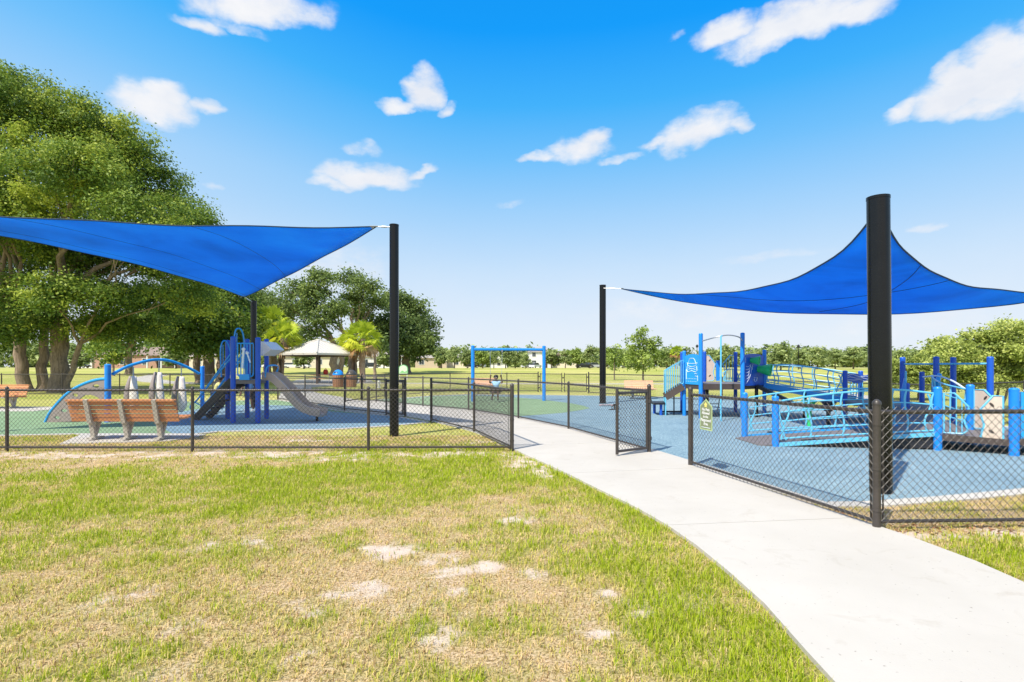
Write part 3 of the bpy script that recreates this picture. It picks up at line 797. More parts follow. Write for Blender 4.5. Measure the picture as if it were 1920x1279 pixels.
gate('gate leaf hinged behind the black shade pole on the left', G(758, 783), (-3.75, 15.9))
gate('narrow gate leaf closing the walk beside the wooden trash cans', G(678, 752), G(648, 756.5), 1.0, 0.075, 0.0026)
gate('left leaf of the far double gate behind the swing post', (1.6, 31.2), (2.85, 30.5), 1.0, 0.08, 0.003)
gate('right leaf of the far double gate beyond the swing', (4.2, 29.7), (2.98, 30.4), 1.0, 0.08, 0.003)

# ---- green sign on the near fence
def fence_sign():
    a = Vector((2.67, 7.98, 0)); b = Vector((3.35, 4.9, 0)); d = (b - a).normalized()
    n = Vector((-d.y, d.x, 0));  n = -n if n.dot(Vector((-1, -1, 0))) < 0 else n      # outward, to the walk
    o = a + d * 0.46 + n * 0.03; zb = 0.60
    t = thing('rule_sign', 'green house-shaped sign with white lettering hung on the near fence', 'sign', (o.x, o.y, zb))
    W, H = 0.30, 0.44
    # reading direction: from the walk side, left to right
    u = d if (d.cross(Vector((0, 0, 1)))).dot(n) > 0 else -d
    def q(x, z, off=0.0): p = o + u * x + n * off; return (p.x, p.y, zb + z)
    def shape(w, h0, h1, peak, off): return [q(-w, h0, off), q(w, h0, off), q(w, h1, off), q(0, peak, off), q(-w, h1, off)]
    MB().prism(shape(W / 2, 0, 0.34, H, 0.0), n * 0.004).build('border', paint('pale_green_sign_border', (0.38, 0.48, 0.24), 0.5), t, smooth=False)
    MB().prism(shape(W / 2 - .018, 0.02, 0.33, H - .022, 0.0045), n * 0.002).build('panel', paint('olive_green_sign', (0.20, 0.235, 0.13), 0.5), t, smooth=False)
    e = MB(); pts = []
    for k in range(10):
        r = 0.042 if k % 2 == 0 else 0.027
        pts.append(q(r * math.sin(k * math.pi / 5), 0.355 + r * math.cos(k * math.pi / 5), 0.0075))
    e.prism(pts, n * 0.002); e.build('emblem', paint('yellow_emblem', (0.72, 0.62, 0.18), 0.5), t, smooth=False)
    line = MB().prism([q(-.11, .033, .0075), q(.11, .033, .0075), q(.11, .041, .0075), q(-.11, .041, .0075)], n * 0.001)
    line.build('underline', M['white_line'], t, smooth=False)
    ori = Matrix((u, Vector((0, 0, 1)), n)).transposed().to_4x4()
    for txt, z, s in (('No Pets', .272, .056), ('Allowed', .222, .056), ('in the', .172, .052), ('Playground', .122, .056), ('Area', .07, .054)):
        cu = bpy.data.curves.new('lettering', 'FONT'); cu.body = txt; cu.size = s; cu.align_x = 'CENTER'; cu.extrude = 0.0008; cu.offset = 0.0012
        ob = bpy.data.objects.new('tmp', cu); COL.objects.link(ob)
        dg = bpy.context.evaluated_depsgraph_get(); me = bpy.data.meshes.new_from_object(ob.evaluated_get(dg))
        bpy.data.objects.remove(ob)
        p = Vector(q(0, z, 0.0085)) - Vector((o.x, o.y, zb))
        me.transform(Matrix.Translation(p) @ ori)
        me.materials.clear(); link_mesh('lettering', me, M['white_paint'], t)
fence_sign()

# ================================================================ shade sails and their poles
def pole(label, foot, r, top, lean=(0, 0), flare=True):
    m = MB(); f = Vector((*foot, 0.0)); tp = Vector((foot[0] + lean[0], foot[1] + lean[1], top))
    t = thing('shade_pole', label, 'pole', tuple(f), 'black steel poles of the shade sails')
    m.tube([f - Vector((0, 0, 0.1)), tp], r, 28); m.build('shaft', M['black_metal'], t, ang=60)
    c = MB().tube([tp - (tp - f).normalized() * 0.02, tp + (tp - f).normalized() * 0.012], r * 1.03, 28); c.build('cap', M['black_metal'], t)
    if not flare: return tp
    b = MB().lathe((f.x, f.y, 0.0), [(r * 1.35, 0), (r * 1.35, 0.03), (r * 1.02, 0.05)], 28); b.build('base_collar', M['black_metal'], t)
    return tp
pu = pole('black shade pole standing on the strip of grass behind the front fence', (-2.53, 11.45), 0.098, 4.53, (0, 0), False)
pv = pole('black shade pole rising behind the blue slide tower', (-9.3, 19.2), 0.10, 3.85)
pa = pole('black shade pole holding the near corner of the left sail', (-13.9, 9.7), 0.10, 4.75)
pw = pole('thick black shade pole close behind the corner of the near fence', (4.36, 6.30), 0.119, 3.49, (-0.035, 0), False)
px_ = pole('black shade pole standing on the blue surface right of the swing', (3.64, 21.4), 0.128, 4.75, (-0.0, 0))
pr = pole('black shade pole holding the right corner of the right sail', (14.5, 12.9), 0.12, 3.45)

def sail(label, A, B, Cc, mAB, mBC, mCA, poles, seams):
    A, B, Cc = Vector(A), Vector(B), Vector(Cc)
    cab = Vector(mAB) * 2 - (A + B) / 2; cbc = Vector(mBC) * 2 - (B + Cc) / 2; cca = Vector(mCA) * 2 - (Cc + A) / 2
    def S(u, v, w):
        p = A * (u * u) + B * (v * v) + Cc * (w * w) + cab * (2 * u * v) + cbc * (2 * v * w) + cca * (2 * w * u)
        return p + Vector((0, 0, 0.02 * math.sin(p.x * 1.9 + p.y * .8) * math.sin(p.y * 1.3 - p.x * .4)))     # slight slack in the cloth
    cen = (A + B + Cc) / 3
    t = thing('shade_sail', label, 'shade sail', (cen.x, cen.y, min(A.z, B.z, Cc.z)))
    n = 30; idx = {}; mb = MB(); vs = []
    for i in range(n + 1):
        for j in range(n + 1 - i):
            idx[(i, j)] = len(vs); k = n - i - j; vs.append(S(k / n, i / n, j / n))
    fs = []
    for i in range(n):
        for j in range(n - i):
            fs.append((idx[(i, j)], idx[(i + 1, j)], idx[(i, j + 1)]))
            if i + j < n - 1: fs.append((idx[(i + 1, j)], idx[(i + 1, j + 1)], idx[(i, j + 1)]))
    mb.add(vs, fs); o = mb.build('fabric', M['sail'], t)
    so_ = o.modifiers.new('thickness', 'SOLIDIFY'); so_.thickness = 0.004
    edges = [[S(1 - q / 30, q / 30, 0) for q in range(31)], [S(0, 1 - q / 30, q / 30) for q in range(31)], [S(q / 30, 0, 1 - q / 30) for q in range(31)]]
    for e in edges: MB().tube(e, 0.014, 6).build('edge_hem', M['hem'], t)
    for a, b in seams:
        MB().tube([S(*lerp(a, b, q / 30)) - Vector((0, 0, 0.003)) for q in range(31)], 0.006, 5).build('seam', M['hem'], t)
    for Pc, pp in zip((A, B, Cc), poles):
        pp = Vector(pp); d = (pp - Pc); dl = d.length; d.normalize()
        inw = (cen - Pc).normalized()
        m = MB(); side = d.cross(Vector((0, 0, 1))).normalized()
        m.prism([Pc + inw * .14 + side * .09, Pc - inw * .03 + side * .02, Pc - inw * .03 - side * .02, Pc + inw * .14 - side * .09], (0, 0, 0.012))
        m.tube([Pc, Pc + d * dl * .35], 0.012, 8); m.tube([Pc + d * dl * .35, Pc + d * dl * .7], 0.02, 8); m.tube([Pc + d * dl * .7, pp], 0.012, 8)
        m.build('corner_fitting', M['steel'], t)
    return t
def on(px, py, Y): return P(px, py, Y)
sail('large blue triangular shade sail over the left slide tower',
     P(706, 425, 11.45), P(458, 557, 18.7), (-13.6, 10.0, 4.62),
     P(588, 492, 14.6), (-10.9, 14.2, 4.42), (-8.1, 11.15, 4.50),
     ((-2.6, 11.45, 4.49), (-9.3, 19.15, 3.80), (-13.9, 9.72, 4.70)),
     [((.62, 0, .38), (.30, .70, 0)), ((.30, 0, .70), (.12, .88, 0)), ((.08, 0, .92), (0.02, .98, 0))])
sail('blue triangular shade sail over the right ramp structure',
     P(1648, 391, 6.55), P(1165, 541.5, 20.9), P(2030, 547, 12.6),
     P(1398, 545, 13.4), P(1520, 588, 14.6), P(1800, 531, 10.8),
     ((4.34, 6.43, 3.40), (3.66, 21.28, 4.62), (14.4, 12.85, 3.35)),
     [((.55, 0, .45), (.30, .70, 0)), ((.72, 0, .28), (.1, .45, .45))])
# ================================================================ play equipment
PR = 0.062                                   # radius of play posts
def ppost(parent, foot, top, r=PR, mat='blue', name='post', label=None, z0=0.0):
    x, y = foot
    m = MB().lathe((x, y, z0), [(r, 0), (r, top - z0 - .03), (r * 1.03, top - z0 - .03), (r * 1.03, top - z0 - .008), (r * .8, top - z0 + .012), (r * .3, top - z0 + .02)], 18)
    return m.build(name, M[mat], parent, label)
def collar(mb, foot, z, r=PR): mb.lathe((*foot, z), [(r * 1.16, -.025), (r * 1.16, .025)], 16)
def gp(px, py): return G(px, py)

# ---------------------------------------------------------------- left slide tower
def slide_tower():
    t = thing('slide_tower', 'blue slide tower with taupe wavy slide and black stair', 'play structure', (-7.2, 14.6, 0.02))
    a, b, c, d, e = (-7.32, 14.0), (-6.67, 14.0), (-8.05, 15.1), (-6.95, 15.1), (-7.62, 15.35)
    for f, px in ((a, 632), (b, 634)): ppost(t, f, EYE + (HOR - px) / 1000 * f[1], mat='navy', r=0.066)
    ppost(t, c, EYE + (HOR - 639) / 1000 * c[1], mat='navy', r=0.062); ppost(t, d, EYE + (HOR - 637) / 1000 * d[1], mat='navy', r=0.062)
    ppost(t, e, EYE + (HOR - 637) / 1000 * e[1], mat='navy', r=0.062)
    zd = 1.14
    MB().prism([(*a, zd), (*b, zd), (*d, zd), (*e, zd), (*c, zd)], (0, 0, -.10)).build('deck', M['deck'], t, smooth=False)
    # pipe wall between the two near posts
    w = MB(); y = 14.0
    zl, zh = 1.24, P(0, 644, y)[2]
    fx0, fx1 = -7.20, -6.79
    w.tube([(fx0, y, zh), (fx1, y, zh)], .018, 8); w.tube(bez([(fx0, y, zl + .08), (fx0 + .05, y, zl), (fx1 - .05, y, zl), (fx1, y, zl + .08)], 5), .018, 8)
    for k in range(6): x = fx0 + (fx1 - fx0) * k / 5; w.tube([(x, y, zl + .02), (x, y, zh)], .014, 8)
    w.build('pipe_wall', M['arch_blue'], t)
    MB().box((-7.0, 13.97, 1.22), (.26, .07, .15)).build('wall_bracket', M['arch_blue'], t)
    g = MB(); g.sphere((-7.03, 13.97, 1.95), .05, 10); g.sphere((-6.93, 13.96, 1.85), .045, 10); g.tube([(-7.06, 13.96, 1.45), (-7.02, 13.95, 1.92)], .03, 8); g.tube([(-6.95, 13.96, 1.9), (-6.85, 13.96, 1.6)], .02, 8)
    g.build('play_beads', M['white_line'], t)
    # second pipe wall on the stair side, with arched hand loops
    for base, top, wd in (((-7.45, 14.35), 2.52, .34), ((-8.12, 14.9), 2.22, .30)):
        x, y = base; L = MB()
        L.tube(bez([(x, y, 1.2), (x - .02, y, top - .25), (x + .05, y + .05, top), (x + .12, y + wd * .6, top - .2), (x + .12, y + wd, 1.25)], 8), .02, 8)
        L.tube([(x + .02, y + .06, 1.5), (x + .02, y + .05, top - .12)], .012, 6)
        L.build('hand_loop', M['arch_blue'], t)
    # slide: bed and two raised sides swept along a wavy path
    path = bez([(-6.72, 14.62, 1.18), (-6.50, 14.60, 1.16), (-6.22, 14.58, .92), (-5.98, 14.56, .66), (-5.72, 14.53, .40), (-5.42, 14.50, .26), (-5.12, 14.48, .20)], 7)
    prof = [(-.27, .15), (-.235, .165), (-.205, .02), (0, -.015), (.205, .02), (.235, .165), (.27, .15), (.25, -.05), (0, -.075), (-.25, -.05)]
    vs, fs = [], []
    n = len(prof)
    for i, p in enumerate(path):
        dd = (path[min(i + 1, len(path) - 1)] - path[max(i - 1, 0)]).normalized()
        sd_ = dd.cross(Vector((0, 0, 1))).normalized(); up = sd_.cross(dd).normalized()
        for q, h in prof: vs.append(p + sd_ * q + up * h)
    for i in range(len(path) - 1):
        for k in range(n): l = (k + 1) % n; fs.append((i * n + k, (i + 1) * n + k, (i + 1) * n + l, i * n + l))
    fs += [tuple(range(n)), tuple((len(path) - 1) * n + k for k in reversed(range(n)))]
    sl = MB().add(vs, fs).build('slide', M['slide'], t, ang=50)
    MB().tube([(-5.3, 14.5, 0), (-5.3, 14.5, .2)], .035, 10).build('slide_foot', M['black_metal'], sl)
    # beige hood over the slide entry
    h = MB(); h.prism([P(489, 640, 14.35), P(494, 641, 14.35), P(510, 655.5, 14.35), P(491, 667, 14.35), P(489, 667, 14.35)], (0.10, .55, 0)); h.build('slide_hood', M['hood'], t, smooth=False)
    hg = MB(); z = 1.5
    for k in range(3): hg.tube(bez([(-6.62, 14.3, 1.2 + .06 * k), (-6.55, 14.3, 1.5), (-6.52, 14.85, 1.5), (-6.6, 14.9, 1.2 + .06 * k)], 6), .016, 6)
    hg.build('slide_rail', M['arch_blue'], t)
    # black stair with light rails to the left
    for sy in (0, .62):
        s0, s1 = Vector((-7.55, 14.35 + sy, 1.10)), Vector((-8.78, 14.75 + sy, 0.02))
        MB().bar(s0, s1, .05, .20).build('stringer', M['black_plastic'], t, smooth=False)
        r = MB()
        o1 = Vector((0, 0, .62)); o2 = Vector((0, 0, .50))
        r.tube(bez([s1 + Vector((.10, 0, .12)), s1 + Vector((-.12, 0, .35)), s1 + Vector((.12, 0, .62)), s0 + o1 + Vector((.0, 0, .14))], 8), .018, 8)
        r.tube([s1 + Vector((.02, 0, .48)), s0 + o2 + Vector((0, 0, .14))], .018, 8)
        r.tube([s1 + Vector((.45, 0, .25)), s1 + Vector((.02, 0, .48))], .015, 8)
        r.build('stair_rail', M['arch_blue'], t)
    for k in range(5):
        p = lerp((-7.65, 14.66, .96), (-8.62, 15.02, .14), k / 4)
        MB().box(p, (.22, .6, .04), rz=-.3).build('tread', M['black_plastic'], t, smooth=False)
slide_tower()

# ---------------------------------------------------------------- left arch climber: quarter-round wall, arch, hanging pods
def arch_climber():
    S, T = (-10.76, 14.2), (-9.58, 16.5)
    t = thing('arch_climber', 'blue arched climber with quarter-round holed taupe wall', 'play structure', (-10.9, 14.6, 0.02))
    ppost(t, S, P(0, 684, 14.2)[2], r=.075); ppost(t, T, P(0, 687.5, 16.5)[2], r=.06)
    zt = [P(202 + 10, 701, 14.3), P(240, 687, 14.9), P(272, 677.5, 15.3), P(295, 674.5, 15.6), P(320, 677, 15.9), P(350, 688, 16.2), P(374, 701, 16.45)]
    MB().tube(bez(zt, 6), .042, 10).build('top_arch', M['arch_blue'], t)
    # quarter wall in the plane of depth 14.2
    Y = 14.2
    arc = [P(84, 795, Y), P(92, 777, Y), P(104, 761, Y), P(122, 742, Y), P(143, 727, Y), P(165, 717, Y), P(186, 711.5, Y), P(200, 710.5, Y)]
    arc = bez(arc, 5)
    MB().tube(arc, .04, 10).build('edge_tube', M['arch_blue'], t)
    cu = bpy.data.curves.new('wall_outline', 'CURVE'); cu.dimensions = '2D'; cu.fill_mode = 'BOTH'; cu.extrude = 0.02
    outer = [(p.x, p.z) for p in arc[1:]] + [(P(197, 0, Y)[0], P(0, 752, Y)[2])]
    cut = [P(192, 752, Y), P(184, 745, Y), P(172, 740, Y), P(160, 741, Y), P(149, 748, Y), P(146, 770, Y), P(140, 790, Y), P(95, 792, Y)]
    outer += [(p[0], p[2]) for p in cut]
    def spl(pts):
        s = cu.splines.new('POLY'); s.points.add(len(pts) - 1)
        for q, (x, z) in zip(s.points, pts): q.co = (x - S[0], z, 0, 1)
        s.use_cyclic_u = True
    spl(outer)
    for hx, hy, rx, ry in ((181, 724, 6.5, 3.4), (161.5, 730.5, 4.6, 2.6), (142, 741, 5, 3.2), (121, 770, 5.4, 3.2), (108, 783, 5, 3), (128, 757, 4, 2.6)):
        c = P(hx, hy, Y); spl([(c[0] + rx / 1000 * Y * math.cos(k * math.pi / 7), c[2] + ry / 1000 * Y * math.sin(k * math.pi / 7)) for k in range(14)])
    ob = bpy.data.objects.new('tmp', cu); COL.objects.link(ob)
    me = bpy.data.meshes.new_from_object(ob.evaluated_get(bpy.context.evaluated_depsgraph_get())); bpy.data.objects.remove(ob)
    me.transform(Matrix.Translation((S[0] + 10.9, Y - 14.6, -0.02)) @ Matrix.Rotation(R(90), 4, 'X'))
    me.materials.clear(); link_mesh('climbing_wall', me, M['taupe'], t)
    # three hanging pods: a folded shell hung from the arch by a short chain
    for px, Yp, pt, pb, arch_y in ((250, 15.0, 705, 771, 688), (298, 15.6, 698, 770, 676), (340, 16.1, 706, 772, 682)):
        top = P(px, pt, Yp); bot = P(px, pb, Yp); H = top[2] - bot[2]
        ch = MB(); n = 6; za = P(px, arch_y, Yp)[2]
        for k in range(n):
            z = top[2] + (za - top[2]) * (k + .5) / n
            ch.lathe((px_c(px, Yp), Yp, z), [(.018, -.02), (.022, 0), (.018, .02)], 6)
        ch.tube([(px_c(px, Yp), Yp, top[2] - .05), (px_c(px, Yp), Yp, za)], .01, 6)
        cx = top[0]; leafs = []
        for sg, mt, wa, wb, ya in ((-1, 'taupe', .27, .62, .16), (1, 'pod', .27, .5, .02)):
            pod = MB()
            for i in range(15):
                v = i / 14; z = top[2] - H * v * (1 - .05 * (sg < 0))
                half = wa * (.22 + .78 * math.sin(math.pi * min(1, .10 + v * wb)) ** .9) * (1 - .55 * max(0, v - .82) / .18)
                for k in range(7):
                    u = k / 6; bow = .055 * math.sin(math.pi * u)
                    pod.v.append((cx - .03 + sg * (half * u + (.0 if k else .004)), Yp - .13 * math.sin(math.pi * (.1 + .7 * v)) + ya * u ** 1.3 - bow, z))
            pod.f = [(i * 7 + k, i * 7 + k + 1, (i + 1) * 7 + k + 1, (i + 1) * 7 + k) for i in range(14) for k in range(6)]
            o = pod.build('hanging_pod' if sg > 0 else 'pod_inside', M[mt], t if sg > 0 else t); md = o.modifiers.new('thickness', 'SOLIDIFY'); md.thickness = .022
        ch.build('chain', M['steel'], o)
def px_c(px, Y): return (px - 960) / 1000 * Y
arch_climber()

# ---------------------------------------------------------------- benches
def bench(label, x, y, rz, L=2.15, mat='wood', group='slatted park benches', legs=3):
    """backrest toward +Y of the bench before rotation -> seen from behind when rz = pi"""
    t = thing('park_bench', label, 'bench', (0, 0, 0), group)
    for k in range(5):
        z = .405 + k * .083; yb = .20 + (z - .36) * .30
        MB().box((0, yb, z), (L, .032, .066), rx=-.28).build('back_slat', M[mat], t, smooth=False)
    MB().box((0, .345, .80), (L, .085, .034), rx=-.1).build('top_slat', M[mat], t, smooth=False)
    for k in range(5):
        MB().box((0, .17 - k * .098, .435 - .012 * (k < 3) + (.012 if k == 4 else 0)), (L, .086, .034)).build('seat_slat', M[mat], t, smooth=False)
    for k in range(legs):
        x0 = (-.5 + (k + .5) / legs) * L * .94
        m = MB()
        m.bar((x0, .26, .34), (x0, .375, .815), .085, .05, (0, 1, 0))
        m.bar((x0, .27, .36), (x0, -.26, .39), .09, .05)
        m.bar((x0, .22, .36), (x0, .16, .05), .085, .07, (0, 1, 0)); m.bar((x0, .02, .37), (x0, .16, .05), .075, .05, (0, 1, 0))
        m.box((x0, .12, .035), (.12, .34, .03))
        m.build('support', M['bench_leg'], t, smooth=False)
    t.location = (x, y, 0.03); t.rotation_euler.z = rz
    return t
bench('orange slatted bench seen from behind, nearest to the front fence', -7.72, 10.87, math.pi - 0.005)
bench('orange slatted bench facing the front, before the oak trunks at the left edge', -18.3, 18.7, 0.0)
bench('pale orange slatted bench beside the thin shade pole and young tree', 5.88, 24.4, .05, 1.35, 'wood_far', legs=2)
b4 = bench('pinkish slatted bench behind the child on the swing', -1.5, 29.2, 0.1, 1.45, 'wood_far', legs=2)

# ---------------------------------------------------------------- swing
def swing_set():
    A, B = (-1.66, 22.6), (1.38, 23.0)
    t = thing('swing_set', 'blue single-bay swing frame with two posts and a top beam', 'swing', (-.1, 22.8, .02))
    ppost(t, A, 2.37, r=.075); ppost(t, B, 2.37, r=.075)
    MB().tube([(*A, 2.22), (*B, 2.22)], .062, 14).build('beam', M['blue'], t)
    for x in (-.93, -.42):
        y = 22.72
        MB().lathe((x, y, 2.14), [(.03, -.04), (.03, .06)], 8).build('hanger', M['steel'], t)
        MB().tube([(x, y, 2.1), (x + (.03 if x < -.6 else -.03), y - .30, .46)], .008, 6).build('chain', M['steel'], t)
    MB().tube(bez([(-.9, 22.42, .46), (-.8, 22.42, .42), (-.55, 22.42, .42), (-.45, 22.42, .46)], 5), .035, 8).build('seat', M['black_plastic'], t)
    for x in (.25, .80):
        MB().lathe((x, 22.9, 2.14), [(.03, -.04), (.03, .06)], 8).build('hanger', M['steel'], t)
swing_set()

# ---------------------------------------------------------------- right ramp structure
def s_post(mb, p, z0, z1, d, amp=.05, r=.016):
    """wavy upright of a barrier, leaning along d"""
    d = Vector((d[0], d[1], 0)).normalized(); h = z1 - z0
    pts = [Vector((p[0], p[1], z0)) + d * (amp * math.sin(v * 2 * math.pi)) + Vector((0, 0, h * v)) for v in [k / 10 for k in range(11)]]
    mb.tube(pts, r, 7)
def rail_run(parent, pts, zdeck, tops, lows=(.22, .40, .58), name='ramp_railing', nv=None, r=.0155, ends=True):
    """barrier along a 2D polyline: top tube through given heights, lower rails parallel to the deck, wavy uprights"""
    m = MB(); n = len(pts)
    m.tube(bez([(*p, z) for p, z in zip(pts, tops)], 6), r * 1.15, 8)
    for h in lows: m.tube(bez([(*p, zd + h * (zt - zd) / .8) for p, zd, zt in zip(pts, zdeck, tops)], 4), r * .8, 7)
    m.tube(bez([(*p, zd + .07) for p, zd in zip(pts, zdeck)], 4), r, 7)
    d = Vector(pts[-1]) - Vector(pts[0])
    k = nv or max(2, int(d.length / .55))
    for i in range(k + 1):
        s = i / k * (n - 1); j = min(int(s), n - 2); f = s - j
        p = Vector(pts[j]).lerp(Vector(pts[j + 1]), f); zd = zdeck[j] + (zdeck[j + 1] - zdeck[j]) * f; zt = tops[j] + (tops[j + 1] - tops[j]) * f
        s_post(m, p, zd + .05, zt, d, .03)
        if ends and i in (0, k): s_post(m, p + d.normalized() * (.09 if i == 0 else -.09), zd + .05, zt - .02, d, -.05)
    return m.build(name, M['sky_rail'], parent)
def slab(parent, poly, thick, mat, name='deck', label=None):
    return MB().prism(poly, (0, 0, -thick)).build(name, M[mat], parent, label, smooth=False)
def picket(parent, p0, p1, zb0, zb1, zt0, zt1, n, name='picket_rail', r=.015, pr=.009, mat='sky_rail'):
    m = MB(); p0 = Vector(p0); p1 = Vector(p1)
    f = lambda t, z: (p0.x + (p1.x - p0.x) * t, p0.y + (p1.y - p0.y) * t, z)
    m.tube([f(0, zb0), f(0, zt0), f(1, zt1), f(1, zb1)], r, 8); m.tube([f(0, zb0), f(1, zb1)], r, 8)
    for k in range(1, n): t = k / n; m.tube([f(t, zb0 + (zb1 - zb0) * t), f(t, zt0 + (zt1 - zt0) * t)], pr, 6)
    return m.build(name, M[mat], parent)
def half_barrier(parent, p, d, z0, z1, w, filled=True, mirror=False):
    """hour-glass half panel standing beside a post, opening in a V at the top"""
    d = Vector((d[0], d[1], 0)).normalized(); p = Vector((p[0], p[1], 0)); h = z1 - z0
    o = [(0, 0), (.75, 0), (.95, .08), (.80, .34), (1.0, .66), (.42, 1.0), (0, 1.0)]
    pts = [p + d * (x * w) + Vector((0, 0, z0 + y * h)) for x, y in o]
    n = Vector((-d.y, d.x, 0))
    if filled:
        pn = MB().prism([q + n * -.008 for q in pts], n * .016).build('barrier_panel', M['beige'], parent, smooth=False)
        hh = MB()
        for hx, hy, ra in ((.48, .80, .9), (.50, .20, .7)):
            c = p + d * (hx * w) + Vector((0, 0, z0 + hy * h))
            L = .045; a = d * math.cos(ra) * L + Vector((0, 0, math.sin(ra) * L)); b = -d * math.sin(ra) * L * .45 + Vector((0, 0, math.cos(ra) * L * .45))
            ring_ = [c + a * math.cos(k * .628) + b * math.sin(k * .628) - n * .012 for k in range(10)]
            hh.prism(ring_, n * .024)
        hh.build('hand_hold', M['dark_deck'], pn, smooth=False)
    else:
        m = MB()
        for x in (.25, .5, .72):
            top = 1.0 if x < .42 else 1.0 - (x - .42) / .58 * .34
            m.tube([p + d * (x * w) + Vector((0, 0, z0)), p + d * (x * w) + Vector((0, 0, z0 + h * top))], .010, 6)
        m.build('barrier_bars', M['sky_rail'], parent)
    MB().tube(pts, .017, 8, closed=True).build('barrier_frame', M['sky_rail'], parent)

def ramp_structure():
    t = thing('ramp_playground', 'large blue ramp play structure with raised platform and switchback ramps', 'play structure', (6.4, 13.5, .02))
    A, B, C, D = (5.20, 16.1), (5.38, 15.2), (6.57, 15.2), (7.57, 16.0)
    E, K, L_ = (6.28, 17.4), (7.25, 17.3), (5.45, 17.1)
    zp = .99
    top = lambda f, py: EYE + (HOR - py) / 1000 * f[1]
    ppost(t, A, top(A, 659), .053); ppost(t, B, top(B, 626), .057); ppost(t, C, top(C, 625), .06); ppost(t, D, top(D, 657), .057, 'blue')
    ppost(t, E, 1.97, .057, 'navy'); ppost(t, K, 1.95, .057, 'navy'); ppost(t, L_, 1.95, .057, 'navy')
    slab(t, [(*p, zp) for p in (A, B, C, D, K, E, L_)], .15, 'dark_deck', 'platform')
    slab(t, [(*p, zp + .012) for p in shrink([A, B, C, D, K, E, L_], .03)], .008, 'deck', 'platform_top')
    # arch over the climbing pole
    pc = (5.55, 14.15)
    MB().tube(bez([(*B, 2.21), (5.62, 14.75, 2.30), (5.95, 14.7, 2.36), (6.3, 14.8, 2.31), (*C, 2.21)], 8), .017, 8).build('top_arch', M['steel'], t)
    MB().tube([(5.66, 14.45, 0), (5.66, 14.45, 2.31), (5.8, 14.72, 2.345)], .022, 10).build('climbing_pole', M['sky_rail'], t)
    # panel with a truck drawing between A and B
    def panel(p0, p1, z0, z1, mat, arch=.06, inset=.06):
        p0 = Vector((*p0, 0)); p1 = Vector((*p1, 0)); d = (p1 - p0); L = d.length; d.normalize(); n = d.cross(Vector((0, 0, 1)))
        pts = []
        for k in range(9): u = k / 8; pts.append(p0 + d * (inset + (L - 2 * inset) * u) + Vector((0, 0, z1 - arch * (2 * u - 1) ** 2)))
        poly = [p0 + d * inset + Vector((0, 0, z0)), *pts, p1 - d * inset + Vector((0, 0, z0))]
        o = MB().prism([q - n * .015 for q in poly], n * .03).build('play_panel', M[mat], t, smooth=False)
        f = lambda u, v, off=.017: p0 + d * (inset + (L - 2 * inset) * u) + Vector((0, 0, z0 + (z1 - z0) * v)) + n * off
        return o, f, n
    o, f, n = panel(A, B, zp - .02, 1.87, 'blue', label_) if False else panel(A, B, zp - .02, 1.86, 'arch_blue')
    m = MB()
    def line(pts, r=.008): m.tube([f(u, v) for u, v in pts], r, 5)
    line([(.24, .69), (.33, .83), (.42, .86), (.60, .86), (.70, .82), (.78, .69)], .008); line([(.14, .70), (.20, .715), (.22, .69), (.80, .69), (.83, .715), (.88, .70)], .008); line([(.20, .69), (.24, .61), (.5, .58), (.78, .61), (.82, .69)], .009)
    line([(.18, .60), (.16, .46), (.24, .41), (.5, .45), (.78, .41), (.86, .46), (.84, .60)], .010); line([(.26, .55), (.5, .50), (.76, .55)], .006); line([(.26, .48), (.5, .53), (.76, .48)], .006)
    line([(.12, .5), (.12, .16)], .012); line([(.70, .36), (.86, .36), (.74, .27), (.90, .27)], .010); line([(.90, .3), (.90, .12)])
    for k in range(6): line([(.14 + .13 * k, .09), (.14 + .13 * k, .11)], .009); line([(.24 + .11 * k, .18), (.24 + .11 * k, .2)], .009)
    m.build('drawing', M['white_line'], o)
    # panel with two green trumpets between C and D
    o, f, n = panel(C, D, zp - .05, 1.87, 'navy')
    m = MB()
    def line(pts, r=.007): m.tube(bez([f(u, v) for u, v in pts], 4), r, 5)
    line([(.07, .88), (.07, .70)]); 
    for k in range(5): line([(.08, .60 - .1 * k), (.22, .60 - .085 * k), (.34 - .03 * k, .66 - .06 * k)])
    line([(.30, .64), (.36, .5), (.26, .25), (.08, .06)]); line([(.46, .74), (.42, .64), (.40, .5)], .006)
    line([(.50, .22), (.50, .16), (.56, .12), (.62, .16), (.62, .22)]); line([(.48, .25), (.55, .25)]); line([(.60, .25), (.66, .25), (.63, .18)])
    m.build('drawing', M['white_line'], o)
    for u, v, r0, r1, L in ((.34, .80, .075, .135, .24), (.70, .52, .10, .19, .36)):
        c = f(u, v, 0); dirn = (n + Vector((.55, -.1, -.15))).normalized()
        q = MB().lathe(c, [(r0, 0), (r0 * 1.05, L * .2), (r1, L), (r1 * .9, L), (r0 * .6, L * .25)], 16, dirn)
        q.build('trumpet', M['green_plastic'], o)
    # back barriers of the platform
    half_barrier(t, E, Vector(K) - Vector(E), zp + .04, 1.86, .34, True)
    MB().box((6.68, 17.32, 1.36), (.10, .16, .66), rz=-.2).build('side_box', M['blue'], t)
    half_barrier(t, K, Vector(E) - Vector(K), zp + .04, 1.86, .40, False)
    half_barrier(t, (7.0, 16.9), (-1, .25), zp + .04, 1.42, .30, False)
    # ladder hanging at the back, seen under the platform
    l = MB()
    for x in (6.35, 6.9): l.tube([(x, 17.5, .9), (x, 17.9, .02)], .016, 6)
    for z in (.25, .5, .72): yy = 17.5 + (.9 - z) / .88 * .4; l.tube([(6.35, yy, z), (6.9, yy, z)], .014, 6)
    l.build('ladder', M['fence'], t)
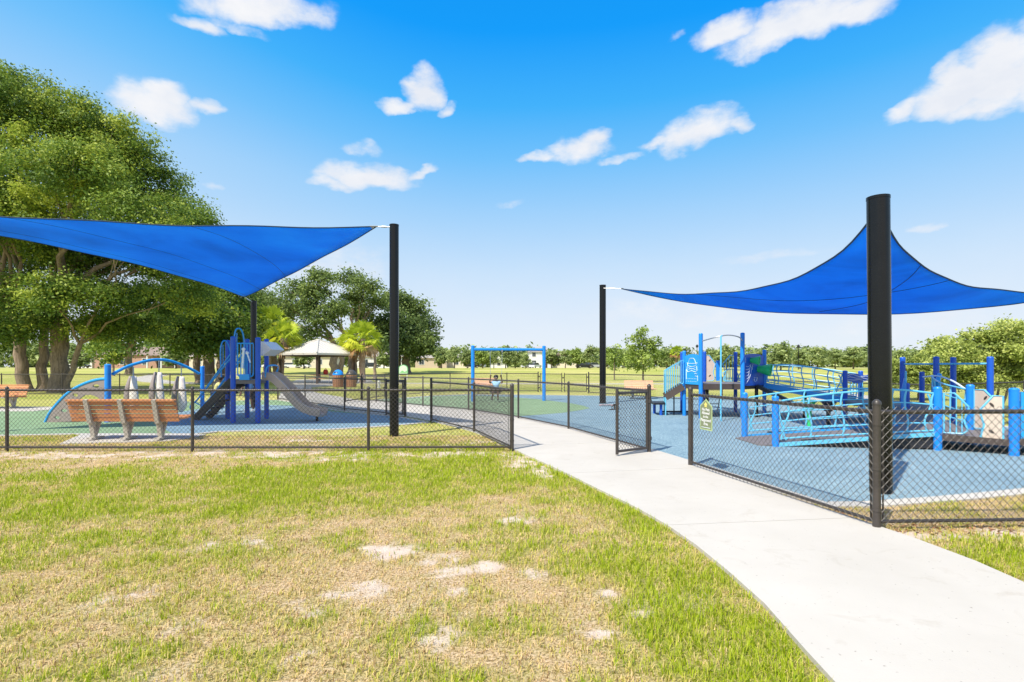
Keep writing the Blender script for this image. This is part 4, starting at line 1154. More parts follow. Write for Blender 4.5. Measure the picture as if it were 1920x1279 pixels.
    # left stair of the platform
    s0, s1 = Vector((5.14, 16.0, .90)), Vector((4.66, 16.18, .56))
    side = Vector((.22, .97, 0)) * .72
    for off in (Vector((0, 0, 0)), side):
        MB().bar(s0 + off, s1 + off, .04, .20).build('stringer', M['dark_deck'], t, smooth=False)
        picket(t, s1 + off, s0 + off, s1.z + .10, s0.z + .10, 1.37, 1.69, 8)
        MB().tube([s1 + off + Vector((0, 0, .1)), (s1.x + off.x, s1.y + off.y, 0)], .02, 8).build('stair_leg', M['sky_rail'], t)
    for k in range(4):
        p = lerp(s0, s1, (k + .5) / 4) + side * .5
        MB().box((p.x, p.y, p.z - .02), (.20, .72, .035), rz=-.3).build('tread', M['black_plastic'], t, smooth=False)
    slab(t, [(4.64, 16.15, .40), (4.28, 16.1, .40), (4.36, 16.95, .40), (4.82, 16.95, .40)], .06, 'black_plastic', 'transfer_step')
    for q in ((4.54, 16.25), (4.5, 16.85)): MB().tube([(*q, 0), (*q, .38)], .045, 12).build('step_post', M['navy'], t)
    MB().tube([(4.95, 16.3, .0), (4.95, 16.3, .75)], .02, 8).build('stair_leg', M['black_metal'], t)
    MB().tube([(4.5, 16.3, .12), (5.5, 16.3, .12)], .025, 8).build('brace', M['black_metal'], t)
    # ---- lower ramp, from the entrance between two short posts up to the front deck
    Mp, Cn, N = (4.89, 9.9), (4.84, 11.1), (7.55, 9.46)
    Nn = (7.75, 10.72); zN = .30
    ppost(t, Mp, top(Mp, 744), .06); ppost(t, Cn, top(Cn, 737.5), .06); ppost(t, N, top(N, 727), .066)
    slab(t, [(*Mp, .045), (*N, zN), (*Nn, zN), (*Cn, .045)], .04, 'deck', 'lower_ramp')
    for p, q in ((Mp, N), (Cn, Nn)):
        MB().bar((p[0] + .05, p[1], .045), (q[0], q[1], zN), .05, .07).build('ramp_curb', M['sky_rail'] if p is Mp else M['arch_blue'], t, smooth=False)
        MB().bar((p[0] + .5, p[1] + .03, .04), (q[0], q[1] + .03, zN - .15), .03, .20).build('ramp_beam', M['black_plastic'], t, smooth=False)  # beam blackened to stand for the shaded void under the ramp
    slab(t, [(4.62, 10.0, .026), (4.93, 9.9, .05), (4.88, 11.1, .05), (4.6, 11.0, .026)], .02, 'deck', 'ramp_lip')
    fr = [(4.98, 9.88), (5.6, 9.78), (6.3, 9.67), (6.95, 9.56), (7.48, 9.47)]
    rail_run(t, fr, [.09, .15, .20, .255, .29], [.86, .97, 1.05, 1.08, 1.02], nv=5)
    bk = [(4.93, 11.1), (5.6, 11.02), (6.3, 10.92), (7.0, 10.82), (7.68, 10.73)]
    rail_run(t, bk, [.09, .15, .20, .255, .29], [.85, .96, 1.02, 1.05, 1.04], nv=5)
    # ---- front deck
    Pp, O = (8.36, 8.88), (8.72, 10.15)
    ppost(t, Pp, top(Pp, 729.4), .070); ppost(t, O, top(O, 722.6), .066)
    slab(t, [(*N, zN), (8.36, 8.88, zN - .03), (9.2, 8.5, zN - .05), (9.7, 10.0, zN), (*O, zN), (9.0, 11.2, zN + .08), (8.2, 11.6, zN + .08), (*Nn, zN)], .07, 'deck', 'front_deck')
    for a_, b_ in ((N, Pp), (Pp, (9.2, 8.5))): MB().bar((*a_, zN - .05), (*b_, zN - .08), .05, .11).build('deck_edge', M['dark_deck'], t, smooth=False)
    half_barrier(t, (N[0] + .07, N[1] - .05), Vector(Pp) - Vector(N), .33, 1.03, .34, False)
    half_barrier(t, (Pp[0] - .10, Pp[1] + .09), (Vector(N) - Vector(Pp)), .24, 1.00, .30, True)
    half_barrier(t, (O[0] + .02, O[1] - .07), (Vector(Pp) - Vector(O)) + Vector((.55, 0)), .34, 1.06, .44, True)
    MB().prism([(8.44, 8.84, .22), (8.84, 8.66, .22), (8.9, 8.64, .6), (8.80, 8.68, 1.02), (8.44, 8.84, 1.08)], (.01, .03, 0)).build('end_panel', M['arch_blue'], t, smooth=False)
    MB().tube(bez([(8.46, 8.82, 1.1), (8.62, 8.74, 1.09), (8.56, 8.76, .9), (8.6, 8.74, .6), (8.62, 8.74, .25)], 6), .016, 7).build('end_rail', M['white_line'], t)
    # ---- middle ramp and deck
    Q, Rr, Gp, H = (9.1, 12.3), (10.8, 14.05), (9.18, 14.7), (10.0, 15.3)
    ppost(t, Q, top(Q, 720), .062, 'navy'); ppost(t, Rr, top(Rr, 698.5), .06, 'navy'); ppost(t, Gp, top(Gp, 696), .062, 'navy'); ppost(t, H, top(H, 696.5), .062, 'navy')
    zm = .56
    slab(t, [(8.2, 11.6, zN + .08), (9.0, 11.2, zN + .08), (9.9, 12.5, zm), (8.9, 13.0, zm)], .06, 'deck', 'middle_ramp')
    slab(t, [(8.9, 13.0, zm), (9.9, 12.5, zm), (10.85, 14.0, zm), (10.05, 15.3, zm), (9.18, 14.75, zm), (8.75, 13.65, zm)], .07, 'deck', 'middle_deck')
    rail_run(t, [(8.80, 10.3), (9.1, 11.2), (9.6, 12.1), (10.0, 12.7)], [.36, .40, .5, .56], [1.05, 1.12, 1.2, 1.28], lows=(.3, .55), nv=4)
    rail_run(t, [(8.1, 11.5), (8.5, 12.3), (8.9, 13.0)], [.38, .46, .56], [1.08, 1.18, 1.25], lows=(.3, .55), nv=3)
    MB().tube(bez([P(1731, 707, 13.6), P(1757, 705, 12.6), P(1785, 714, 11.4), P(1815, 733, 10.35)], 8), .019, 8).build('arched_handrail', M['white_line'], t)
    half_barrier(t, (9.13, 12.36), (.62, .9), zm + .05, 1.38, .46, True)
    MB().prism([(8.92, 12.2, .42), (9.04, 12.22, .42), (9.04, 12.22, 1.12), (8.98, 12.2, 1.24), (8.90, 12.2, .9)], (0.02, .05, 0)).build('side_panel', M['blue'], t, smooth=False)
    # wave panel between two posts of the middle deck
    w = MB(); n_ = 12; up, lo = [], []
    for k in range(n_ + 1):
        u = k / n_; x = Gp[0] + .07 + (H[0] + .55 - Gp[0]) * u; y = Gp[1] + .05 + .55 * u
        up.append((x, y, 1.28 + .03 * math.sin(u * 9))); lo.append((x, y, 1.06 + .04 * math.sin(u * 12 + 1)))
    pn = w.prism(up + lo[::-1], (-.015, .03, 0)).build('wave_panel', M['navy'], t, smooth=False)
    wl = MB()
    for k in range(3):
        wl.tube([(p[0] + .01, p[1] - .012, p[2] - .05 - .06 * k + .025 * math.sin(i * 1.3 + k)) for i, p in enumerate(up)], .007, 5)
    wl.build('drawing', M['white_line'], pn)
    picket(t, (9.25, 14.72), (10.0, 15.22), zm + .06, zm + .06, 1.08, 1.08, 5)
    # ---- upper ramp to the platform
    u0, u1 = (7.60, 15.98), (9.12, 14.72); v0, v1 = (7.30, 17.28), (9.9, 15.35)
    slab(t, [(*u0, .96), (*u1, .62), (*v1, .62), (*v0, .96)], .05, 'deck', 'upper_ramp')
    for p, q in ((u0, u1), (v0, v1)): MB().bar((*p, .93), (*q, .57), .05, .16).build('ramp_beam', M['arch_blue'], t, smooth=False)
    lp = lambda a_, b_, k: (a_[0] + (b_[0] - a_[0]) * k, a_[1] + (b_[1] - a_[1]) * k)
    for a_, b_ in ((u0, u1), (v0, v1)):
        rail_run(t, [lp(a_, b_, k / 4) for k in range(5)], [.98, .89, .80, .71, .62], [1.53, 1.55, 1.51, 1.43, 1.29], nv=6, r=.015)
    MB().bar((7.2, 15.65, .92), (7.95, 14.9, .42), .16, .10).build('support_strut', M['black_plastic'], t, smooth=False)
    for q, z in (((7.15, 15.6), .9), ((8.4, 15.3), .75), ((9.0, 13.3), .5), ((6.0, 16.4), .9)): MB().tube([(*q, 0), (*q, z)], .05, 12).build('deck_leg', M['black_metal'], t)
label_ = None
ramp_structure()

def overhead_ladder():
    I, J, K, L = (10.4, 14.2), (10.5, 13.2), (11.25, 13.6), (10.85, 12.1)
    t = thing('overhead_bars', 'four tall blue posts joined by light blue overhead bars at the far right', 'play structure', (10.8, 13.2, .02))
    for f, py, m in ((I, 671, 'navy'), (J, 670, 'navy'), (K, 671, 'navy'), (L, 670, 'navy')):
        ppost(t, f, EYE + (HOR - py) / 1000 * f[1], .063, m)
    z = 1.56
    for a, b in ((I, J), (J, L), (K, L), (I, K)):
        MB().tube([(*a, z), (*b, z)], .022, 8).build('overhead_bar', M['sky_rail'], t)
    m = MB().tube([(*J, .45), (10.3, 12.9, 1.15), (10.42, 13.0, 1.3)], .05, 8); m.build('side_strut', M['arch_blue'], t)
overhead_ladder()
def stepper(label, foot, z, mat):
    t = thing('drum_stool', label, 'stool', (*foot, .02))
    MB().lathe((*foot, 0), [(.05, 0), (.05, z - .24), (.10, z - .22), (.11, z - .16), (.07, z - .12), (.12, z - .06), (.19, z), (.17, z + .012)], 20).build('pedestal', M[mat], t)
    MB().lathe((*foot, z), [(.165, .008), (.16, .02), (.05, .026)], 20).build('seat', M[mat], t)
stepper('small green mushroom-shaped stool behind the lower ramp', (7.25, 13.0), .66, 'green_plastic')
stepper('small black mushroom-shaped stool behind the lower ramp', (7.95, 13.4), .60, 'black_plastic')

# ---- things left on the blue surface by the thin pole
def left_things():
    x, y = G(1142, 762)
    m = MB(); rows = []
    for i in range(9):
        for j in range(5):
            m.v.append((x - .36 + .09 * i, y - .12 + .06 * j, .03 + .035 * abs(math.sin(i * 1.3)) * (0.6 + .4 * math.cos(j))))
    m.f = [(i * 5 + j, (i + 1) * 5 + j, (i + 1) * 5 + j + 1, i * 5 + j + 1) for i in range(8) for j in range(4)]
    o = one('towel', 'crumpled pink towel lying at the foot of the thin shade pole', 'towel', m, paint('faded_pink_cloth', (0.52, 0.3, 0.3), .9, amt=.4, scale=25))
    o.modifiers.new('thickness', 'SOLIDIFY').thickness = .02
    for i, (px, py, a, w) in enumerate(((1147.5, 769.5, .5, 'left'), (1155.5, 768.8, .2, 'right'))):
        gx, gy = G(px, py); s = MB()
        ring_ = [(gx + .13 * math.cos(k * .52) * math.cos(a) - .05 * math.sin(k * .52) * math.sin(a), gy + .13 * math.cos(k * .52) * math.sin(a) + .05 * math.sin(k * .52) * math.cos(a), .02) for k in range(12)]
        s.prism(ring_, (0, 0, .02)); s.tube(bez([(gx - .02, gy - .05, .035), (gx, gy, .09), (gx + .02, gy + .05, .035)], 5), .012, 6)
        one('sandal', f'black sandal on the blue surface, {w} one of a pair', 'sandal', s, M['black_plastic'], 'pair of black sandals')
left_things()
# ================================================================ trees
def leaf_cloud(blobs, dens, size, clump_r, per, seed, tint0=0.45, lobes=0, hollow=0.5):
    r = np.random.default_rng(seed); C, T, NRM = [], [], []
    if lobes:
        nb = []
        for b in blobs:
            t_ = b[6] if len(b) > 6 else 0
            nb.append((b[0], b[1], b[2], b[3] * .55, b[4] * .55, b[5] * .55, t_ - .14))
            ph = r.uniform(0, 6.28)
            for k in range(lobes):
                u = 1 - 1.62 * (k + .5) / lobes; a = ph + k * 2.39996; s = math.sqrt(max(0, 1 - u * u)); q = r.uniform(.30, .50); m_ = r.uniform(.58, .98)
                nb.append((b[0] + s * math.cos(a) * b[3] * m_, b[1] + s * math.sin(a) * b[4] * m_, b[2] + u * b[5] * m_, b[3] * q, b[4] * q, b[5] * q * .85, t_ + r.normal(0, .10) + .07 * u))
        blobs = nb
    for b in blobs:
        c = np.array(b[:3]); rad = np.array(b[3:6])
        area = 4 * np.pi * (((rad[0] * rad[1]) ** 1.6 + (rad[0] * rad[2]) ** 1.6 + (rad[1] * rad[2]) ** 1.6) / 3) ** (1 / 1.6)
        n = max(4, int(area * dens))
        d = r.normal(0, 1, (n, 3)); d /= np.linalg.norm(d, axis=1)[:, None]
        f = hollow + (1.0 - hollow) * r.random(n) ** 0.6
        f *= r.uniform(0.85, 1.18, n)
        cc = c + d * rad * f[:, None]
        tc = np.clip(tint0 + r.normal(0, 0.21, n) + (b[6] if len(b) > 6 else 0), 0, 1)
        m = r.integers(int(per * .5), int(per * 1.5) + 1, n)
        idx = np.repeat(np.arange(n), m); k = len(idx)
        g = r.normal(0, 1, (k, 3)); g[:, 2] *= 0.65
        cr = clump_r * r.uniform(0.55, 1.25, n)
        p = cc[idx] + g * cr[idx][:, None] * 0.6
        C.append(p); T.append(np.clip(tc[idx] + r.normal(0, 0.13, k), 0, 1))
        nn = d[idx] * 0.6 + r.normal(0, 0.55, (k, 3)) + np.array([0, 0, 0.55]); NRM.append(nn)
    C = np.concatenate(C); T = np.concatenate(T); N = np.concatenate(NRM); N /= np.linalg.norm(N, axis=1)[:, None]
    k = len(C)
    a = np.cross(N, r.normal(0, 1, (k, 3))); a /= np.linalg.norm(a, axis=1)[:, None] + 1e-9
    bb = np.cross(N, a); L = size * r.uniform(0.6, 1.35, k)
    v = np.stack([C - a * L[:, None] * .5, C + bb * L[:, None] * .30 + N * L[:, None] * .06, C + a * L[:, None] * .5, C - bb * L[:, None] * .30 + N * L[:, None] * .06], 1).reshape(-1, 3)
    i = np.arange(k) * 4
    return v, np.stack([i, i + 1, i + 2, i + 3], 1), T
def limb(mb, p0, p1, r0, r1, seed, n=7, wob=.12, side=8):
    r = random.Random(seed); p0 = Vector(p0); p1 = Vector(p1); L = (p1 - p0).length
    pts = []; rs = []
    for k in range(n + 1):
        t = k / n; q = p0.lerp(p1, t); w = math.sin(t * math.pi) * wob * L
        q += Vector((r.uniform(-1, 1) * w * .5, r.uniform(-1, 1) * w * .5, w * .35))
        pts.append(q); rs.append(r0 + (r1 - r0) * t ** .8)
    mb.tube(pts, rs, side); return pts
def tree(name, label, base, stems, blobs, mat, size, dens, clump_r, per, seed, group=None, barkm='bark', tint=.45, cat='tree', hollow=.5, twigs=True, lobes=0):
    """stems: [(offset xy at foot, fork point, r0, r1)]; blobs: ellipsoids (x,y,z,rx,ry,rz[,tint]) in world space"""
    bx, by = base; bz = float(gz(bx, by))
    t = thing(name, label, cat, (bx, by, bz), group)
    mb = MB(); forks = []
    for i, ((ox, oy), fk, r0, r1) in enumerate(stems):
        f0 = Vector((bx + ox, by + oy, bz - .15)); fk = Vector(fk)
        pts = []; rs = []
        rr = random.Random(seed * 7 + i)
        for k in range(9):
            u = k / 8; q = f0.lerp(fk, u) + Vector((rr.uniform(-1, 1), rr.uniform(-1, 1), 0)) * r0 * .35 * math.sin(u * math.pi)
            pts.append(q); rs.append((r0 + (r1 - r0) * u) * (1 + .35 * max(0, 1 - u * 7) ** 2))
        mb.tube(pts, rs, 12); forks.append((fk, r1))
    for j, b in enumerate(blobs):
        fk, r1 = min(forks, key=lambda q: (q[0] - Vector(b[:3])).length)
        tgt = Vector(b[:3]); st = fk - Vector((0, 0, 0))
        limb(mb, st, tgt, r1 * .62, r1 * .12, seed * 31 + j, 6)
        if twigs:
            rr = random.Random(seed * 97 + j)
            for q in range(4):
                d = Vector((rr.uniform(-1, 1), rr.uniform(-1, 1), rr.uniform(-.2, 1))).normalized()
                s = st.lerp(tgt, rr.uniform(.55, .95))
                e = tgt + Vector((d.x * b[3], d.y * b[4], d.z * b[5])) * rr.uniform(.7, 1.0)
                limb(mb, s, e, r1 * .18, r1 * .03, seed * 131 + j * 5 + q, 5, .1, 5)
    mb.build('trunk', M[barkm], t, ang=80)
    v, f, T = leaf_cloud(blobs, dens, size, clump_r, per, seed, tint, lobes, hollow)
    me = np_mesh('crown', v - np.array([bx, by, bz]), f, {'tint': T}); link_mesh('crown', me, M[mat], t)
    return t
def pb(lst, Y, dY=3.0, seed=1, flat=.85, t=0.0):
    """picture-sized ellipses -> ellipsoids around depth Y"""
    r = random.Random(seed); out = []
    for e in lst:
        px, py, rx, ry = e[:4]; y = Y + r.uniform(-dY, dY) + (e[4] if len(e) > 4 else 0)
        x, _, z = P(px, py, y); a = rx / 1000 * y; c = ry / 1000 * y
        out.append((x, y, z, a, (a + c) / 2 * flat, c, (e[5] if len(e) > 5 else 0) + t + r.uniform(-.10, .10)))
    return out
# big oaks at the left
OAKG = 'big oaks behind the left play area'
bx, by = G(48, 731)[0], 31.5
tree('oak_tree', 'oak with two leaning trunks at the left edge, crown running out of frame', (px_c(48, 31.5), 31.5),
     [((0, 0), P(28, 590, 31.0), .36, .24), ((.55, .5), P(84, 600, 32), .30, .20)],
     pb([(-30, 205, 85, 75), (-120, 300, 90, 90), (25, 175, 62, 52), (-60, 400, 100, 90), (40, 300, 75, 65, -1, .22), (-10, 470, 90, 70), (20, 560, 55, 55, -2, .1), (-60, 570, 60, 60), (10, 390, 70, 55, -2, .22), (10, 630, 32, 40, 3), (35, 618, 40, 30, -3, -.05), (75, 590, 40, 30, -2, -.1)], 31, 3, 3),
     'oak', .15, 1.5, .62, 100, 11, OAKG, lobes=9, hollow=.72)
tree('oak_tree', 'biggest oak with a thick upright trunk behind the quarter-round climbing wall', (px_c(112, 31), 31),
     [((0, 0), P(112, 560, 31), .47, .32), ((-.55, .5), P(94, 555, 31.5), .24, .17), ((.36, -.1), P(150, 645, 30.5), .17, .13)],
     pb([(105, 222, 70, 62), (175, 262, 72, 62), (232, 292, 58, 55), (130, 330, 85, 62, -2, .08), (205, 370, 78, 60, -2, .06), (278, 350, 60, 52, 1, -.06), (325, 402, 58, 46, 2, -.03), (90, 405, 75, 55, -3, .2), (255, 415, 70, 45, -2, .1), (360, 425, 40, 32, 1),
         (130, 478, 90, 52, 0), (230, 490, 90, 52), (320, 490, 75, 46), (95, 555, 55, 45, 0, -.05), (190, 560, 75, 40), (280, 565, 72, 42, 0, -.1), (355, 555, 55, 45), (240, 615, 62, 26, 1, -.05), (165, 615, 35, 26, 2, .15)], 30.5, 3, 5),
     'oak', .15, 1.5, .62, 100, 12, OAKG, lobes=9, hollow=.72)
tree('oak_tree', 'dark low-branched oak whose crown fills the gap left of the slide tower', (px_c(388, 47), 47),
     [((0, 0), P(392, 640, 47), .55, .34), ((.9, .5), P(412, 645, 47), .4, .25), ((-.8, .3), P(368, 640, 47), .35, .22)],
     pb([(395, 540, 60, 42, 0, -.08), (340, 600, 52, 34, -3, -.02), (400, 600, 60, 44, -3, .0), (440, 570, 40, 45, 0, -.1), (330, 640, 40, 28, -4, .1), (385, 645, 45, 28, -5, .06), (425, 640, 36, 34, -2, -.05), (455, 610, 28, 40, 2, -.05), (300, 610, 40, 30, 2, -.1)], 47, 3, 8),
     'oak', .30, .8, .9, 56, 13, OAKG, tint=.36, lobes=8, hollow=.7)
tree('oak_tree', 'slender dark-trunked oak standing before the brick house', (px_c(243, 78), 78), [((0, 0), P(241, 655, 78), .55, .36)],
     pb([(243, 610, 45, 30), (200, 625, 38, 28), (285, 620, 42, 28), (232, 648, 30, 14, 0, .1), (190, 650, 26, 18)], 78, 3, 9), 'oak', .5, .36, 1.6, 40, 14, OAKG, tint=.42)
tree('small_tree', 'small bushy tree left of the slender oak, before the brick house', (px_c(213, 72), 72), [((0, 0), P(213, 672, 72), .16, .1)],
     pb([(213, 662, 16, 18), (204, 672, 10, 10), (222, 670, 11, 12)], 72, 1, 10), 'oak', .4, .9, .9, 30, 15, tint=.34)
# grey-green group behind the pavilion
MG = 'tall trees behind the pavilion'
tree('broad_tree', 'tall tree with a thick pale trunk rising behind the pavilion roof', (px_c(627, 72), 72),
     [((0, 0), P(625, 640, 72), .62, .36), ((.6, .4), P(645, 625, 72), .4, .25)],
     pb([(600, 522, 24, 20), (556, 545, 26, 20), (592, 552, 26, 20), (545, 580, 30, 20), (600, 600, 32, 18, -3), (632, 580, 18, 16), (572, 625, 36, 15, -3, -.1), (520, 600, 26, 24), (582, 575, 18, 14)], 72, 3, 21),
     'mid', .36, .36, 1.05, 44, 16, MG, tint=.48, hollow=.6, lobes=7)
tree('broad_tree', 'tall airy tree above the right palms, behind the trash cans', (px_c(657, 76), 76),
     [((0, 0), P(660, 640, 76), .5, .32)],
     pb([(655, 525, 26, 18), (685, 538, 26, 18), (660, 560, 18, 13), (703, 568, 24, 18), (690, 605, 26, 20), (672, 588, 14, 12)], 76, 3, 22),
     'mid', .36, .34, 1.05, 44, 17, MG, tint=.48, hollow=.6, lobes=7)
tree('broad_tree', 'dark round tree right of the black shade pole, crown reaching down to the lawn', (px_c(762, 84), 84),
     [((0, 0), P(762, 640, 84), .7, .45), ((-1.2, .5), P(745, 640, 84), .5, .3)],
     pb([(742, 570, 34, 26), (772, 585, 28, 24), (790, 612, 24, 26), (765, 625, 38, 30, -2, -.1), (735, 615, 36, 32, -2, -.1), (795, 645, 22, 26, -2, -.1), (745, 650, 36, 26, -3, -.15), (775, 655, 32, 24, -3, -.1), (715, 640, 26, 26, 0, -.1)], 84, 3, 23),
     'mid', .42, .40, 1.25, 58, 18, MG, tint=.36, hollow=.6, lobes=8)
tree('broad_tree', 'leafy tree behind the left palms, top just under the sail corner', (px_c(500, 80), 80),
     [((0, 0), P(505, 650, 80), .6, .4)],
     pb([(488, 565, 26, 24), (512, 580, 26, 24), (475, 590, 26, 28), (500, 610, 34, 26), (470, 625, 26, 26), (520, 630, 30, 22), (548, 640, 26, 18)], 80, 3, 24),
     'mid', .42, .36, 1.2, 56, 19, MG, tint=.46, hollow=.6, lobes=7)
for k, (px, lab) in enumerate(((703, 'thin bare-trunked tree between the right palms and the black shade pole'), (514, 'thin dark trunk left of the pavilion post'))):
    Yt = 62; tree('small_tree', lab, (px_c(px, Yt), Yt), [((0, 0), P(px, 655, Yt), .2, .13)], pb([(px, 640, 18, 20), (px - 12, 650, 12, 12), (px + 12, 652, 12, 12)], Yt, 1, 40 + k), 'mid', .45, .6, .9, 30, 60 + k, tint=.3)
# young airy tree at right of the thin pole
tree('young_tree', 'young airy light green tree behind the pale bench', (px_c(1206, 52), 52), [((0, 0), P(1206, 640, 52), .10, .05)],
     pb([(1206, 640, 22, 22, 0, -.02), (1190, 655, 18, 16), (1222, 655, 22, 16), (1206, 672, 30, 14), (1180, 668, 14, 12), (1236, 668, 14, 12), (1205, 622, 14, 12), (1188, 638, 10, 10), (1228, 640, 12, 10), (1190, 688, 20, 7, 0, .1), (1220, 688, 18, 7)], 52, .9, 31),
     'young', .26, 1.5, .42, 24, 32, tint=.48, hollow=.15, barkm='twig')
tree('young_tree', 'smaller young tree just right of the thin shade pole', (px_c(1152, 58), 58), [((0, 0), P(1152, 672, 58), .08, .04)],
     pb([(1152, 660, 16, 12), (1145, 672, 12, 12), (1160, 674, 14, 11), (1152, 690, 9, 7)], 58, .8, 33), 'young', .28, 1.4, .45, 24, 34, tint=.5, hollow=.2, barkm='twig')
# shrubs at the right
def shrub(label, blobs, seed, tint=.5):
    b0 = blobs[0]; base = (b0[0], b0[1])
    bz = float(gz(*base))
    stems = [((dx, dy), (b0[0] + dx * 2.2, b0[1] + dy * 2.2, bz + .9), .06, .035) for dx, dy in ((-.4, 0), (.3, .2), (0, -.3), (.6, -.1))]
    t = tree('shrub', label, base, stems, blobs, 'shrubleaf', .11, 7.0, .26, 44, seed, 'yellow-green shrubs beyond the right fence', 'twig', tint, 'shrub', .6, True, 8)
    return t
shrub('tall yellow-green shrub at the right edge of the view', pb([(1860, 660, 45, 38, 0, .0), (1915, 650, 55, 45), (1800, 672, 42, 32, -1, .06), (1830, 640, 30, 24, 0, .1), (1900, 625, 28, 22), (1850, 710, 60, 28, -1, -.1), (1790, 710, 40, 26, -1, -.05), (1930, 700, 50, 40, 0, -.1), (1765, 650, 22, 18, 0, .05)], 20.5, .9, 41), 41)
shrub('lower yellow-green shrub between the tall shrub and the thick pole', pb([(1715, 690, 34, 24), (1745, 695, 30, 24), (1685, 695, 30, 20), (1735, 715, 40, 20, 0, -.1), (1690, 715, 34, 16, 0, -.1)], 27, .9, 42), 42, .42)

# street trees along the far road: prototypes, then copies
def proto(seed, mat='rowleaf', tint=.45):
    r = random.Random(seed); bl = []
    for k in range(9):
        a = k * 2.4; rr = r.uniform(.6, 1.6); bl.append((math.cos(a) * rr, 130 + math.sin(a) * rr, gz(0, 130) + r.uniform(1.7, 4.9), r.uniform(.9, 1.4), r.uniform(.9, 1.4), r.uniform(.7, 1.1), r.uniform(-.1, .1)))
    bl.append((0, 130, float(gz(0, 130)) + 5.2, 1.0, 1.0, .9, .05))
    return tree('street_tree', 'x', (0, 130), [((0, 0), (0, 130, float(gz(0, 130)) + 2.6), .17, .10)], bl, mat, .46, 1.4, .55, 14, seed, 'street trees along the far road', 'twig', tint, 'tree', .3)
prot = [proto(71), proto(72, tint=.36), proto(73, 'young', .4), proto(74, tint=.52)]
ROW = [ # px, top py, half width px, depth, prototype, label
 (828, 650, 17, 132, 1, 'dark round street tree just right of the big dark tree'),
 (852, 649, 18, 128, 0, 'street tree before the tan house, left of the swing'),
 (876, 654, 15, 134, 1, 'street tree hugging the left side of the swing post'),
 (905, 650, 20, 130, 2, 'light street tree inside the swing frame, beside its left post'),
 (926, 655, 14, 138, 0, 'street tree behind the swinging child'),
 (948, 647, 17, 126, 1, 'dark street tree at the middle of the swing frame'),
 (966, 652, 16, 136, 1, 'olive street tree right of the middle of the swing frame'),
 (985, 664, 12, 124, 3, 'small yellowish street tree before the white two-storey house'),
 (1034, 653, 20, 130, 1, 'dark street tree touching the right swing post'),
 (1060, 656, 15, 136, 3, 'pale street tree before the tan gabled house'),
 (1082, 651, 19, 130, 2, 'light street tree above the black van'),
 (1106, 648, 19, 126, 0, 'street tree left of the thin shade pole'),
 (1140, 650, 18, 122, 2, 'light street tree close right of the thin shade pole'),
 (1168, 655, 18, 128, 0, 'street tree behind the left half of the young tree'),
 (1250, 656, 18, 120, 0, 'street tree behind the right half of the young tree'),
 (1300, 662, 18, 125, 1, 'street tree behind the blue truck panel'),
 (1332, 653, 20, 110, 0, 'street tree behind the beige barrier of the platform'),
 (1362, 647, 24, 104, 0, 'round street tree seen through the middle of the platform'),
 (1422, 655, 18, 120, 3, 'pale street tree behind the trumpet panel'),
 (1464, 640, 24, 98, 1, 'tall street tree just right of the trumpet panel'),
 (1500, 655, 18, 118, 0, 'street tree right of the tall one beyond the upper ramp'),
 (1532, 650, 20, 112, 3, 'pale street tree beyond the middle of the upper ramp'),
 (1566, 654, 20, 116, 0, 'street tree beyond the right end of the upper ramp'),
 (1600, 651, 22, 112, 3, 'pale street tree left of the thick shade pole'),
 (1640, 655, 22, 116, 0, 'street tree mostly hidden by the thick shade pole'),
 (1690, 657, 22, 110, 3, 'pale street tree right of the thick shade pole'),
 (1740, 659, 22, 112, 0, 'street tree at the left of the tall shrub'),
 (150, 655, 26, 118, 1, 'dark street tree beside the white garage'),
 (330, 655, 26, 122, 1, 'dark street tree over the porch of the brick house'),
 (460, 660, 22, 122, 0, 'street tree behind the slide tower'),
 (570, 655, 24, 118, 1, 'dark street tree behind the white cars'),
 (720, 662, 20, 122, 1, 'dark street tree before the white house'),
]
used = set()
for px, ty, hw, Y, k, lab in ROW:
    o = prot[k] if k not in used else copy_tree(prot[k]); used.add(k)
    z0 = float(gz(0, Y)); H = EYE + (HOR - ty) / 1000 * Y - z0
    o.location = (px_c(px, Y), Y, z0); s = hw / 1000 * Y / 2.5
    o.scale = (s, s, H / 6.0); o.rotation_euler.z = (px * 1.7) % 6.28; o['label'] = lab
# the wood behind the houses reads as one mass
bl = []
r_ = random.Random(5)
for px in range(-900, 2900, 26):
    Y = 235 + r_.uniform(-12, 12); tp = 654 + r_.uniform(-4, 5) - (14 if px < 700 else 0)
    H = (HOR - tp) / 1000 * Y; bl.append((px_c(px, Y), Y, 1.2 + H * .5, r_.uniform(4, 6.5), 4, H * .55, r_.uniform(-.15, .1)))
v, f, T = leaf_cloud(bl, .16, 1.7, 2.0, 14, 77, .40)
o = stuff(link_mesh('far_wood', np_mesh('far_wood', v, f, {'tint': T}), M['rowleaf'])); tag(o, 'continuous belt of trees behind the houses on the horizon', 'wood')

# lamp posts beyond the field
for px, lab in ((1307, 'slim lamp post showing above the blue truck panel'), (1497, 'slim lamp post beyond the upper ramp')):
    Y = 105; x = px_c(px, Y); z0 = float(gz(x, Y)); zt = P(px, 652, Y)[2]
    t = thing('lamp_post', lab, 'lamp post', (x, Y, z0), 'lamp posts beyond the field')
    MB().tube([(x, Y, z0), (x, Y, zt)], [.09, .06], 10).build('shaft', M['black_metal'], t)
    MB().lathe((x, Y, zt), [(.10, 0), (.24, .12), (.26, .42), (.12, .55), (.03, .65)], 12).build('lamp_head', M['black_plastic'], t)
